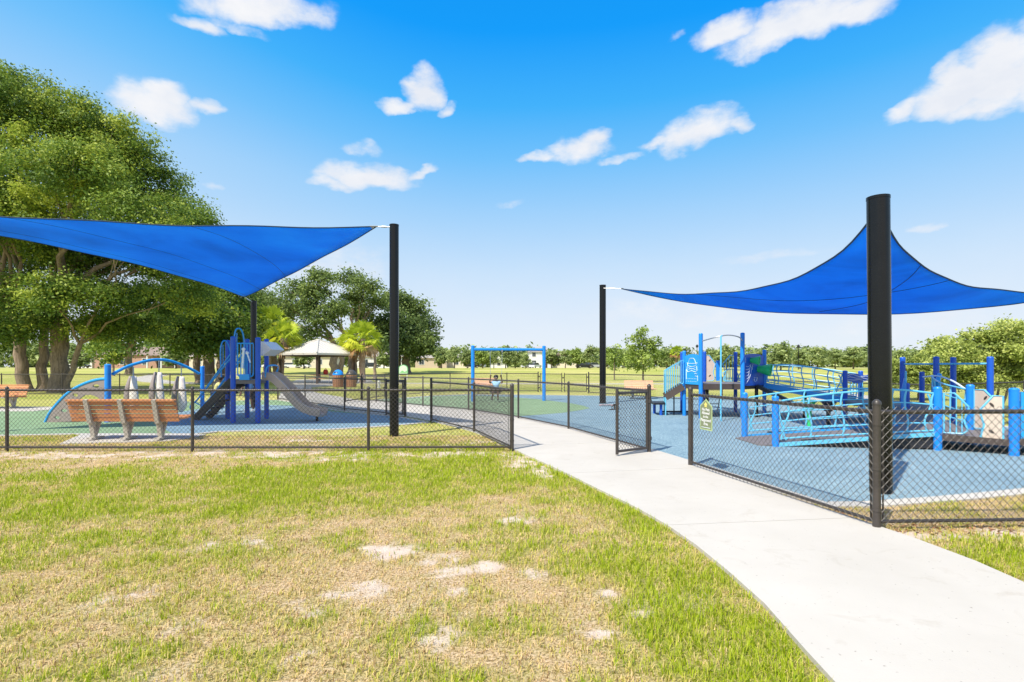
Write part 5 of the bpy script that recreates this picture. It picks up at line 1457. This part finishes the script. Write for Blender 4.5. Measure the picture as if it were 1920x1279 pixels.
# ---------------------------------------------------------------- palms
def palm(label, px, Y, crown_py, rad_px, seed, lean=0.0, yellow=0.0, skirt=True):
    r = random.Random(seed); base = (px_c(px, Y), Y); bz = float(gz(*base))
    t = thing('palm_tree', label, 'palm', (*base, bz), 'sabal palms beside the pavilion')
    cx, cy, cz = P(px + lean, crown_py, Y); rad = rad_px / 1000 * Y
    pts = [Vector((base[0], base[1], bz - .1)).lerp(Vector((cx, cy, cz)), k / 10) + Vector((.05 * math.sin(k), 0, 0)) for k in range(11)]
    m = MB().tube(pts, [.27 + .03 * math.sin(k * 2.1) for k in range(11)], 12)
    for k in range(46):                                      # old leaf boots on the trunk
        u = r.uniform(.30, .97); p = pts[0].lerp(pts[-1], u); a = r.uniform(0, 6.28); d = Vector((math.cos(a), math.sin(a), .6)).normalized()
        m.tube([p + d * .2, p + d * .42], [.07, .02], 5)
    m.build('trunk', M['palmbark'], t, ang=80)
    V, F, T = [], [], []
    V2, F2, T2 = [], [], []
    for k in range(46):
        a = k * 2.39996; e = R(88 - 140 * ((k + .5) / 46) ** .85) + r.uniform(-.12, .12)      # from upright to hanging
        dead = e < -.55 and skirt
        d = Vector((math.cos(a) * math.cos(e), math.sin(a) * math.cos(e), math.sin(e)))
        Lp = rad * r.uniform(.50, .68); c0 = Vector((cx, cy, cz)); c1 = c0 + d * Lp + Vector((0, 0, -.06 * Lp))
        side = d.cross(Vector((0, 0, 1))); side = side.normalized() if side.length > .05 else Vector((1, 0, 0)); upv = side.cross(d).normalized()
        ro = r.uniform(-1.1, 1.1); side, upv = side * math.cos(ro) + upv * math.sin(ro), upv * math.cos(ro) - side * math.sin(ro)
        vv, ff, tt = (V2, F2, T2) if dead else (V, F, T)
        tn = min(1, max(0, r.gauss(.52 + yellow + (.2 if e < .1 else 0), .14)))
        i0 = len(vv); vv += [c0 - side * .03, c0 + side * .03, c1 + side * .02, c1 - side * .02]; ff.append((i0, i0 + 1, i0 + 2, i0 + 3)); tt.append(tn * .8)
        nb = 15; fan = R(150)
        for q in range(nb):
            g = -fan / 2 + fan * q / (nb - 1); bl_ = rad * r.uniform(.50, .66) * (1 - .25 * abs(g) / (fan / 2))
            dir_ = (d * math.cos(g) + side * math.sin(g) + upv * .12).normalized()
            nrm = dir_.cross(upv).normalized(); w = bl_ * .055
            mid = c1 + dir_ * bl_ * .55; tip = c1 + dir_ * bl_ + Vector((0, 0, -bl_ * r.uniform(.15, .5)))
            i0 = len(vv); vv += [c1, mid + nrm * w, tip, mid - nrm * w]; ff.append((i0, i0 + 1, i0 + 2, i0 + 3)); tt.append(min(1, max(0, tn + r.uniform(-.12, .12))))
    org = np.array([base[0], base[1], bz])
    me = np_mesh('fronds', np.array([tuple(p) for p in V]) - org, F, {'tint': T}); link_mesh('fronds', me, M['palm'], t)
    if V2:
        me = np_mesh('dead_fronds', np.array([tuple(p) for p in V2]) - org, F2, {'tint': T2}); link_mesh('dead_fronds', me, M['deadleaf'], t)
palm('palm with its trunk rising left of the pavilion, larger of two crowns', 521, 49, 618, 46, 1, -14, .0)
palm('palm just left of the pavilion roof, smaller lower crown', 524, 47, 634, 36, 2, 8, .05)
palm('palm right of the pavilion with a straight trunk and bright yellow-green crown', 664, 49, 640, 36, 3, 2, .1)
palm('palm right of the pavilion with brown dead fronds hanging at its right', 679, 48, 636, 36, 4, 1, .02)
palm('far palm standing among the street trees left of the blue truck panel', 1268, 118, 660, 13, 5, 0, -.1)

# ================================================================ pavilion, trash cans, sign, hydrant
def pavilion():
    cx, cy = px_c(597, 47.5), 47.5; z0 = .02; h = 2.62; ap = P(0, 637, 47.5)[2]; s = 4.6 / math.sqrt(2) * 1.0
    t = thing('pavilion', 'open picnic pavilion with a pale hipped metal roof on brown posts', 'pavilion', (cx, cy, z0))
    D = 3.5
    cor = [(cx - D, cy - 1.15), (cx + 1.15, cy - D), (cx + D, cy + 1.15), (cx - 1.15, cy + D)]
    roof = MB()
    for i in range(4):
        a = cor[i]; b = cor[(i + 1) % 4]
        roof.add([(*a, h), (*b, h), (cx, cy, ap), (*a, h - .16), (*b, h - .16)], [(0, 1, 2), (0, 3, 4, 1)])
        for k in range(1, 12):                               # standing seams
            u = k / 12; p = Vector((a[0] + (b[0] - a[0]) * u, a[1] + (b[1] - a[1]) * u, h))
            v = 1 - abs(2 * u - 1); mid = Vector(((a[0] + b[0]) / 2, (a[1] + b[1]) / 2, h)); q = p + (Vector((cx, cy, ap)) - mid) * v
            roof.tube([p + Vector((0, 0, .012)), q + Vector((0, 0, .012))], .022, 4)
        roof.tube([Vector((*a, h + .02)), Vector((cx, cy, ap + .03))], .06, 6)
    roof.add([(*c, h - .1) for c in cor], [(0, 1, 2, 3)])
    roof.build('roof', M['roof_metal'], t, smooth=False)
    for c in cor:
        p = Vector(c).lerp(Vector((cx, cy)), .16)
        MB().box((p.x, p.y, h / 2), (.17, .17, h - .1)).build('post', M['brown_post'], t, smooth=False)
    b = MB()
    q = [Vector(c).lerp(Vector((cx, cy)), .16) for c in cor]
    for i in range(4): b.bar((*q[i], h - .14), (*q[(i + 1) % 4], h - .14), .12, .2)
    b.build('beam', M['brown_post'], t, smooth=False)
pavilion()
def picnic(x, y):
    t = thing('picnic_table', 'picnic table with a reddish top and pale legs under the pavilion', 'table', (x, y, .02))
    tm = paint('reddish_table_top', (0.60, 0.30, 0.20), .6)
    MB().box((x, y, .76), (1.9, .75, .05)).build('table_top', tm, t, smooth=False)
    for s in (-.68, .68): MB().box((x, y + s, .46), (1.9, .26, .05)).build('seat', tm, t, smooth=False)
    for s in (-.65, .65):
        m = MB(); m.tube([(x + s, y - .68, .44), (x + s, y + .68, .44)], .03, 8); m.tube([(x + s, y - .5, .05), (x + s, y - .25, .74)], .03, 8); m.tube([(x + s, y + .5, .05), (x + s, y + .25, .74)], .03, 8)
        m.build('leg_frame', M['white_paint'], t)
    return t
picnic(px_c(606, 46.5), 46.5)
def bag(x, y, z):
    m = MB().lathe((x, y, z), [(.16, 0), (.2, .06), (.21, .24), (.17, .36), (.08, .42)], 12); m.tube(bez([(x - .12, y, z + .36), (x, y, z + .52), (x + .12, y, z + .36)], 5), .018, 6)
    one('bag', 'red bag standing on the picnic table', 'bag', m, M['red_cloth'])
bag(px_c(611, 46.5), 46.45, .81)
def can(label, px, Y, lid):
    x = px_c(px, Y); r = .36
    t = thing('trash_can', label, 'trash can', (x, Y, .02), 'wooden slatted trash cans by the path')
    for k in range(18):
        a = k * 2 * math.pi / 18; MB().box((x + r * math.cos(a), Y + r * math.sin(a), .45), (.03, .105, .84), rz=a).build('slat', M['wood_can'], t, smooth=False)
    MB().lathe((x, Y, .05), [(r - .03, 0), (r - .03, .84)], 18).build('liner', M['black_plastic'], t)
    MB().lathe((x, Y, .88), [(r * 1.08, 0), (r * 1.08, .05), (r * .92, .16), (r * .72, .27), (r * .4, .36), (r * .12, .385)], 20).build('lid', lid, t)
    MB().box((x - .05, Y - r * .72, 1.06), (.26, .12, .12)).build('flap', M['black_plastic'], t, smooth=False)
can('wooden slatted trash can with a bright blue domed lid', 634, 38.4, M['blue'])
can('wooden slatted trash can with a dark grey domed lid', 658.5, 38.6, paint('dark_grey_lid', (.06, .055, .05), .4))
def hydrant():
    x, y = G(710.5, 727.5); m = MB().lathe((x, y, 0), [(.13, 0), (.13, .04), (.09, .05), (.085, .36), (.11, .37), (.11, .41), (.09, .47), (.04, .53), (.03, .57)], 14)
    t = thing('fire_hydrant', 'small pale hydrant on the grass beyond the fence', 'hydrant', (x, y, 0))
    m.build('barrel', M['white_paint'], t)
    for s in (-1, 1): MB().tube([(x + s * .07, y, .3), (x + s * .15, y, .3)], .045, 10).build('outlet', M['white_paint'], t)
hydrant()
def park_sign():
    Y = 58; x = px_c(756, Y)
    t = thing('park_sign', 'rounded green park sign with a pale landscape picture on two posts', 'sign', (x, Y, float(gz(x, Y))))
    w, z0, z1 = .52, 1.5 + (HOR - 701) / 1000 * Y, 1.5 + (HOR - 691) / 1000 * Y
    arc = lambda s, off: [(x - w * s, Y - off, z0 + .03 * (1 - s) * 6)] + [(x + w * s * math.cos(math.pi - k * math.pi / 10), Y - off, z1 + (.42 * s) * math.sin(k * math.pi / 10)) for k in range(11)] + [(x + w * s, Y - off, z0 + .03 * (1 - s) * 6)]
    MB().prism(arc(1, 0), (0, .05, 0)).build('board', paint('sign_green', (.12, .36, .16), .5), t, smooth=False)
    MB().prism(arc(.82, .008), (0, .006, 0)).build('picture', paint('sign_pale_picture', (.62, .74, .60), .5), t, smooth=False)
    h = MB(); h.prism([(x - .4, Y - .014, z0 + .1), (x - .1, Y - .014, z0 + .36), (x + .15, Y - .014, z0 + .2), (x + .4, Y - .014, z0 + .34), (x + .4, Y - .014, z0 + .1)], (0, .004, 0)); h.build('hill_drawing', paint('sign_hill_green', (.2, .5, .2), .5), t, smooth=False)
    for s in (-.4, .4): MB().box((x + s, Y + .08, z0 / 2 + .1), (.07, .07, z0 + .2)).build('post', M['white_paint'], t, smooth=False)
park_sign()

# ================================================================ houses and cars along the road
def house(label, x, y, w, d, h, rh, wall, roofm, wins, gable=False, door=None, garage=None, porch=None, two=False, cat='house'):
    z0 = float(gz(x, y)); t = thing('house', label, cat, (x, y, z0))
    MB().box((x, y, z0 + h / 2), (w, d, h)).build('wall', wall, t, smooth=False)
    e = .5; rf = MB(); a, b = w / 2 + e, d / 2 + e; zt = z0 + h
    if gable:
        rf.add([(x - a, y - b, zt), (x + a, y - b, zt), (x + a, y + b, zt), (x - a, y + b, zt), (x, y - b, zt + rh), (x, y + b, zt + rh)], [(0, 4, 5, 3), (4, 1, 2, 5), (0, 1, 4), (3, 5, 2), (0, 3, 2, 1)])
    else:
        k = max(.5, a - b)
        rf.add([(x - a, y - b, zt), (x + a, y - b, zt), (x + a, y + b, zt), (x - a, y + b, zt), (x - k, y, zt + rh), (x + k, y, zt + rh)], [(0, 1, 5, 4), (2, 3, 4, 5), (1, 2, 5), (3, 0, 4), (0, 3, 2, 1)])
    rf.build('roof', roofm, t, smooth=False)
    for wx, wz, ww, wh in wins:
        f = MB().box((x + wx, y - d / 2 - .03, z0 + wz), (ww + .2, .08, wh + .2)).build('window', M['white_paint'], t, smooth=False)
        MB().box((x + wx - ww / 4, y - d / 2 - .075, z0 + wz), (ww / 2 - .06, .02, wh)).build('pane', M['glass'], f, smooth=False)
        MB().box((x + wx + ww / 4, y - d / 2 - .075, z0 + wz), (ww / 2 - .06, .02, wh)).build('pane', M['glass'], f, smooth=False)
    if door is not None: MB().box((x + door, y - d / 2 - .04, z0 + 1.05), (1.0, .07, 2.1)).build('door', M['brown_post'], t, smooth=False)
    if garage is not None:
        g = MB().box((x + garage, y - d / 2 - .04, z0 + 1.15), (4.6, .08, 2.25))
        for k in range(4): g.box((x + garage, y - d / 2 - .085, z0 + .35 + .55 * k), (4.4, .02, .45))
        g.build('garage_door', M['white_paint'], t, smooth=False)
    if porch:
        px0, px1 = porch
        MB().box((x + (px0 + px1) / 2, y - d / 2 - 1.3, z0 + h - .15), (px1 - px0, 2.6, .3)).build('porch_roof', roofm, t, smooth=False)
        n = max(3, int((px1 - px0) / 2.6))
        for k in range(n): MB().box((x + px0 + .2 + (px1 - px0 - .4) * k / (n - 1), y - d / 2 - 2.4, z0 + h / 2 - .15), (.28, .28, h - .3)).build('column', M['white_paint'], t, smooth=False)
    return t
brick = paint('pale_red_brick', (.42, .25, .19), .85, amt=.15, scale=3, fine=30)
tan = paint('tan_stucco', (.52, .42, .32), .85, amt=.08); cream = paint('cream_stucco', (.66, .58, .46), .85, amt=.08); whitew = paint('white_siding', (.72, .71, .69), .8, amt=.06)
shingle = paint('brown_shingles', (.24, .18, .15), .9, amt=.2, fine=30); greysh = paint('pale_grey_shingles', (.36, .32, .29), .9, amt=.2, fine=30)
HY = 152
house('low brick house with a white columned porch at the left', px_c(285, HY), HY, 25, 10, 3.6, 2.4, brick, shingle, [(-10, 1.8, 1.6, 1.6), (-4.5, 1.8, 1.8, 1.5), (1.5, 1.8, 1.5, 1.7)], door=5.2, porch=(3.5, 11.5))
house('white house wing with a garage behind the biggest oak', px_c(163, HY), HY, 10, 9, 3.4, 2.0, whitew, shingle, [(3.6, 1.8, 1.4, 1.4)], garage=-1.2)
house('plain pale house between the brick house and the low-branched oak', px_c(402, HY), HY, 9, 9, 3.2, 2.0, cream, greysh, [(-2, 1.8, 1.6, 1.4), (2, 1.8, 1.4, 1.4)])
house('white house behind the dark parked car and right palms', px_c(718, HY + 6), HY + 6, 13, 9, 3.3, 2.2, whitew, greysh, [(-4, 1.8, 1.6, 1.4), (0, 1.8, 1.6, 1.4), (4.2, 1.8, 1.6, 1.4)])
house('white house glimpsed through the pavilion', px_c(590, HY + 6), HY + 6, 14, 9, 3.3, 2.2, cream, shingle, [(-4, 1.8, 1.6, 1.4), (3, 1.8, 1.6, 1.4)], garage=None)
house('tan flat house left of the swing with a dark garage opening', px_c(812, 166), 166, 9.5, 9, 3.0, 1.6, tan, greysh, [(-2.8, 1.7, 1.5, 1.3)], door=2.8)
house('cream house between the street trees just left of the swing post', px_c(858, 170), 170, 9.0, 9, 2.9, 1.5, cream, greysh, [(0, 1.7, 1.5, 1.3), (3, 1.7, 1.2, 1.3)])
house('white gabled house low inside the swing frame', px_c(936, 170), 170, 5.0, 8, 1.8, 1.9, whitew, whitew, [(0, 1.2, 1.0, .9)], gable=True)
house('white two-storey house at the right end of the swing frame', px_c(1012, 168), 168, 7.2, 9, 5.0, 1.8, whitew, greysh, [(-2, 4.1, 1.1, 1.2), (1.2, 4.1, 1.1, 1.2), (-2, 1.6, 1.3, 1.4)], garage=None, door=1.6)
house('tan gabled house between the swing and the thin shade pole', px_c(1054, 170), 170, 8, 9, 2.8, 2.6, cream, shingle, [(-2, 1.6, 1.4, 1.3), (1.8, 1.6, 1.4, 1.3)], gable=True)
#house('pale house far behind the upper ramp', px_c(1530, 190), 190, 8, 9, 2.4, 1.8, cream, shingle, [(-2, 1.4, 1.5, 1.0), (2, 1.4, 1.5, 1.0)])
#house('cream house far behind the left stair of the ramp structure', px_c(1128, 176), 176, 12, 9, 3.0, 2.0, cream, greysh, [(-3, 1.7, 1.5, 1.3), (3, 1.7, 1.5, 1.3)])

def car(label, px, Y, rz, col, kind='car'):
    x = px_c(px, Y); z0 = float(gz(x, Y)); t = thing('parked_car', label, kind, (0, 0, 0), 'cars parked along the far road')
    L, W, H = 4.5, 1.8, 1.5
    if kind == 'van': L, H = 4.9, 1.9
    m = paint('car_paint', col, .3, amt=.05, spec=.6)
    prof = [(-L / 2, .32), (-L / 2 + .05, .78), (-L / 2 + .5, .92), (L / 2 - 1.3, .95), (L / 2 - .25, .80), (L / 2, .60), (L / 2, .32)]
    MB().prism([(a, -W / 2, b) for a, b in prof], (0, W, 0)).build('body', m, t)
    cab = [(-L / 2 + .15, .92), (-L / 2 + .55, H - .06), (L * .10, H - .06), (L / 2 - 1.35, .95)] if kind != 'pickup' else [(-.7, .92), (-.55, H + .15), (.7, H + .15), (1.2, .95)]
    MB().prism([(a, -W / 2 + .10, b) for a, b in cab], (0, W - .2, 0)).build('window_glass', M['glass'], t, smooth=False)
    MB().prism([(cab[1][0] - .05, -W / 2 + .09, cab[1][1]), (cab[1][0] + .1, -W / 2 + .09, cab[1][1] + .06), (cab[2][0] - .1, -W / 2 + .09, cab[2][1] + .06), (cab[2][0] + .1, -W / 2 + .09, cab[2][1])], (0, W - .18, 0)).build('roof', m, t, smooth=False)
    for a in (-L / 2 + .85, L / 2 - .9):
        for s in (-1, 1):
            wv = MB().lathe((a, s * (W / 2 - .1), .33), [(.2, -.11), (.33, -.09), (.33, .09), (.2, .11)], 16, (0, 1, 0)).build('wheel', M['rubber'], t)
            MB().lathe((a, s * (W / 2 + .005), .33), [(.19, -.012), (.19, .012)], 12, (0, 1, 0)).build('rim', M['steel'], wv)
    for s in (-.6, .6): MB().box((L / 2 - .02, s, .68), (.08, .35, .14)).build('headlight', M['white_paint'], t, smooth=False)
    t.location = (x, Y, z0 + .05); t.rotation_euler.z = rz
white, blackc, dark, silver = (.75, .75, .75), (.015, .015, .018), (.03, .035, .045), (.5, .5, .52)
car('white car parked behind the pavilion, left of its middle post', 548, 148, 0.1, white)
car('white car parked behind the pavilion, right of the other white one', 567, 150, 3.0, white)
car('white car glimpsed between the slide tower and the left palms', 508, 148, 0.0, white)
car('dark car parked behind the right palms', 697, 148, .5, dark)
car('black pickup parked before the white garage', 150, 140, .1, blackc, 'pickup')
car('white car left of the two-storey house, partly behind the small yellowish tree', 990, 160, .8, silver)
car('white car parked before the two-storey house', 1004, 158, 1.0, white)
car('black van under the light street tree right of the swing', 1096, 152, .2, blackc, 'van')
car('pale car beside the black van', 1116, 155, .3, silver)
car('small black car before the cream house at the swing post', 886, 158, .1, blackc)

# ================================================================ people
def skinned(name, chains, mat, parent, label=None, sub=1):
    """one continuous surface grown over connected joints; chains: lists of (key, position, radius)"""
    idx, vs, rs, es = {}, [], [], set()
    for ch in chains:
        prev = None
        for key, p, r in ch:
            if key not in idx: idx[key] = len(vs); vs.append(Vector(p)); rs.append(r)
            if prev is not None and prev != idx[key]: es.add((prev, idx[key]))
            prev = idx[key]
    org = ORG[parent.name]
    me = bpy.data.meshes.new(name); me.from_pydata([v - org for v in vs], list(es), [])
    ob = bpy.data.objects.new('tmp', me); COL.objects.link(ob)
    ob.modifiers.new('s', 'SKIN'); sk = me.skin_vertices
    if not sk: me.attributes.new('x', 'FLOAT', 'POINT')
    lay = me.skin_vertices[0].data
    for d, r in zip(lay, rs): d.radius = (r, r) if not isinstance(r, tuple) else r
    lay[0].use_root = True
    sb = ob.modifiers.new('d', 'SUBSURF'); sb.levels = sub; sb.render_levels = sub
    m2 = bpy.data.meshes.new_from_object(ob.evaluated_get(bpy.context.evaluated_depsgraph_get())); bpy.data.objects.remove(ob)
    m2.name = name; m2.shade_smooth(); m2.materials.clear()
    return link_mesh(name, m2, mat, parent, label)
def person(label, at, J, shirt, pants, s=1.0, shoes=None, face=(0, -1, 0)):
    """J: joints relative to the feet point, metres for a child of size s"""
    o = Vector(at); t = thing('person', label, 'person', tuple(o))
    g = {k: o + Vector(v) * s for k, v in J.items()}
    f = Vector(face).normalized(); sd = f.cross(Vector((0, 0, 1))).normalized()
    ch = [[('pel', g['pel'], .105 * s), ('wst', g['pel'].lerp(g['chs'], .45), .095 * s), ('chs', g['chs'], .115 * s), ('nck', g['nck'], .045 * s), ('jaw', g['head'] - Vector((0, 0, .05)) * s + f * .015 * s, .075 * s), ('head', g['head'] + Vector((0, 0, .03)) * s, .092 * s), ('crn', g['head'] + Vector((0, 0, .10)) * s - f * .01 * s, .06 * s)],
          [('jaw', None, 0), ('nose', g['head'] + f * .115 * s - Vector((0, 0, .01)) * s, .018 * s)]]
    for S in 'LR':
        sh, el, ha = g['sh' + S], g['el' + S], g['ha' + S]
        hp, kn, an = g['hp' + S], g['kn' + S], g['an' + S]
        d = (ha - el).normalized(); w = d.cross(f); w = w.normalized() if w.length > .1 else sd
        pm = ha + d * .035 * s
        ch.append([('chs', None, 0), ('sh' + S, sh, .052 * s), ('ua' + S, sh.lerp(el, .5), .042 * s), ('el' + S, el, .034 * s), ('fa' + S, el.lerp(ha, .5), .032 * s), ('wr' + S, ha, .022 * s), ('pm' + S, pm, .030 * s)])
        for k in range(4):
            b = pm + w * (k - 1.5) * .015 * s + d * .03 * s; L = (.048, .058, .054, .042)[k] * s
            ch.append([('pm' + S, None, 0), (f'f{k}a' + S, b, .009 * s), (f'f{k}b' + S, b + d * L * .6 + f * L * .25, .008 * s), (f'f{k}c' + S, b + d * L * .7 + f * L * .65, .007 * s)])
        ch.append([('wr' + S, None, 0), ('ta' + S, ha + d * .02 * s - w * .032 * s, .010 * s), ('tb' + S, ha + d * .05 * s - w * .045 * s + f * .015 * s, .008 * s)])
        to = an + f * .12 * s + Vector((0, 0, -.03)) * s
        ch.append([('pel', None, 0), ('hp' + S, hp, .075 * s), ('th' + S, hp.lerp(kn, .5), .062 * s), ('kn' + S, kn, .046 * s), ('cf' + S, kn.lerp(an, .4), .044 * s), ('an' + S, an, .030 * s), ('to' + S, to, .026 * s)])
    seen = {}
    for c in ch:
        for i, (k, p, r) in enumerate(c):
            if p is None: c[i] = (k, *seen[k])
            else: seen[k] = (p, r)
    skinned('body', ch, M['skin'], t)
    h = g['head']
    # hair cap, eyes, clothes
    hv = MB().sphere(h + Vector((0, 0, .055)) * s - f * .022 * s, .105 * s, 12, (1, 1, .92)); hv.build('hair', M['hair'], t)
    for q in (-1, 1): MB().sphere(h + f * .088 * s + sd * q * .035 * s + Vector((0, 0, .025)) * s, .012 * s, 8).build('eye', M['white_paint'], t)
    k = 1.16
    cl = [[('pel', g['pel'] + Vector((0, 0, .02)) * s, .115 * s * 1.05), ('wst', g['pel'].lerp(g['chs'], .45), .105 * s * 1.05), ('chs', g['chs'], .122 * s * 1.06), ('nb', g['chs'].lerp(g['nck'], .7), .07 * s)]]
    for S in 'LR': cl.append([('chs', g['chs'], .122 * s * 1.06), ('sh' + S, g['sh' + S], .064 * s), ('sl' + S, g['sh' + S].lerp(g['el' + S], .55), .056 * s)])
    skinned('shirt', cl, shirt, t)
    pl = []
    full = pants is M['denim']
    for S in 'LR':
        c = [('pel', g['pel'] - Vector((0, 0, .02)) * s, .118 * s), ('hp' + S, g['hp' + S], .085 * s), ('th' + S, g['hp' + S].lerp(g['kn' + S], .5), .074 * s), ('kn' + S, g['hp' + S].lerp(g['kn' + S], .95), .060 * s)]
        if full: c += [('cf' + S, g['kn' + S].lerp(g['an' + S], .5), .055 * s), ('an' + S, g['kn' + S].lerp(g['an' + S], .92), .048 * s)]
        pl.append(c)
    skinned('trousers' if full else 'shorts', pl, pants, t)
    for S in 'LR':
        an = g['an' + S]; c = an + f * .06 * s + Vector((0, 0, -.03)) * s
        MB().sphere(c, .05 * s, 10, (.9 + .9 * abs(f.x), .9 + .9 * abs(f.y), .75)).build('shoe', shoes or M['shoe'], t)
    return t
# child on the swing, facing the camera, arms up to the chains, legs hanging
SW = dict(pel=(0, .02, .50), chs=(0, .07, .78), nck=(0, .06, .90), head=(0, .04, 1.0), shL=(.15, .06, .84), elL=(.27, .0, .80), haL=(.225, -.05, 1.05), shR=(-.15, .06, .84), elR=(-.27, .0, .80), haR=(-.225, -.05, 1.05),
          hpL=(.075, -.02, .48), knL=(.09, -.32, .47), anL=(.09, -.30, .16), hpR=(-.075, -.02, .48), knR=(-.10, -.34, .45), anR=(-.16, -.24, .16))
person('child in a pale blue shirt sitting on the swing and holding its chains', (-.675, 22.42, 0.0), SW, M['shirt_blue'], M['dark_cloth'], 1.0, M['black_plastic'])
# child in pale blue standing under the tower, arms raised to the deck
ST = dict(pel=(0, 0, .62), chs=(.02, -.02, .92), nck=(.02, -.03, 1.04), head=(.02, -.05, 1.14), shL=(.15, -.02, .98), elL=(.22, -.08, .80), haL=(.20, -.22, .68), shR=(-.11, -.02, .98), elR=(-.2, -.06, .82), haR=(-.22, -.14, .62),
          hpL=(.075, 0, .60), knL=(.09, -.05, .34), anL=(.12, .02, .06), hpR=(-.075, 0, .60), knR=(-.08, -.04, .34), anR=(-.10, .0, .06))
person('child in a pale blue shirt and white shoes standing under the slide tower', (px_c(468, 17.6), 17.6, .02), ST, M['shirt_blue'], M['dark_cloth'], 1.0)
BN = dict(pel=(-.05, 0, .60), chs=(.06, -.02, .86), nck=(.12, -.03, .96), head=(.17, -.04, 1.05), shL=(.10, -.13, .92), elL=(.22, -.16, .74), haL=(.38, -.15, .72), shR=(.08, .11, .92), elR=(.2, .12, .74), haR=(.36, .08, .74),
          hpL=(-.05, -.07, .58), knL=(.02, -.08, .33), anL=(-.06, -.08, .06), hpR=(-.05, .07, .58), knR=(-.04, .08, .33), anR=(-.14, .08, .06))
person('child in a pale yellow shirt and jeans leaning toward the stair of the slide tower', (px_c(408, 17.2), 17.2, .02), BN, M['shirt_yellow'], M['denim'], 1.0, M['black_plastic'], (1, -.2, 0))
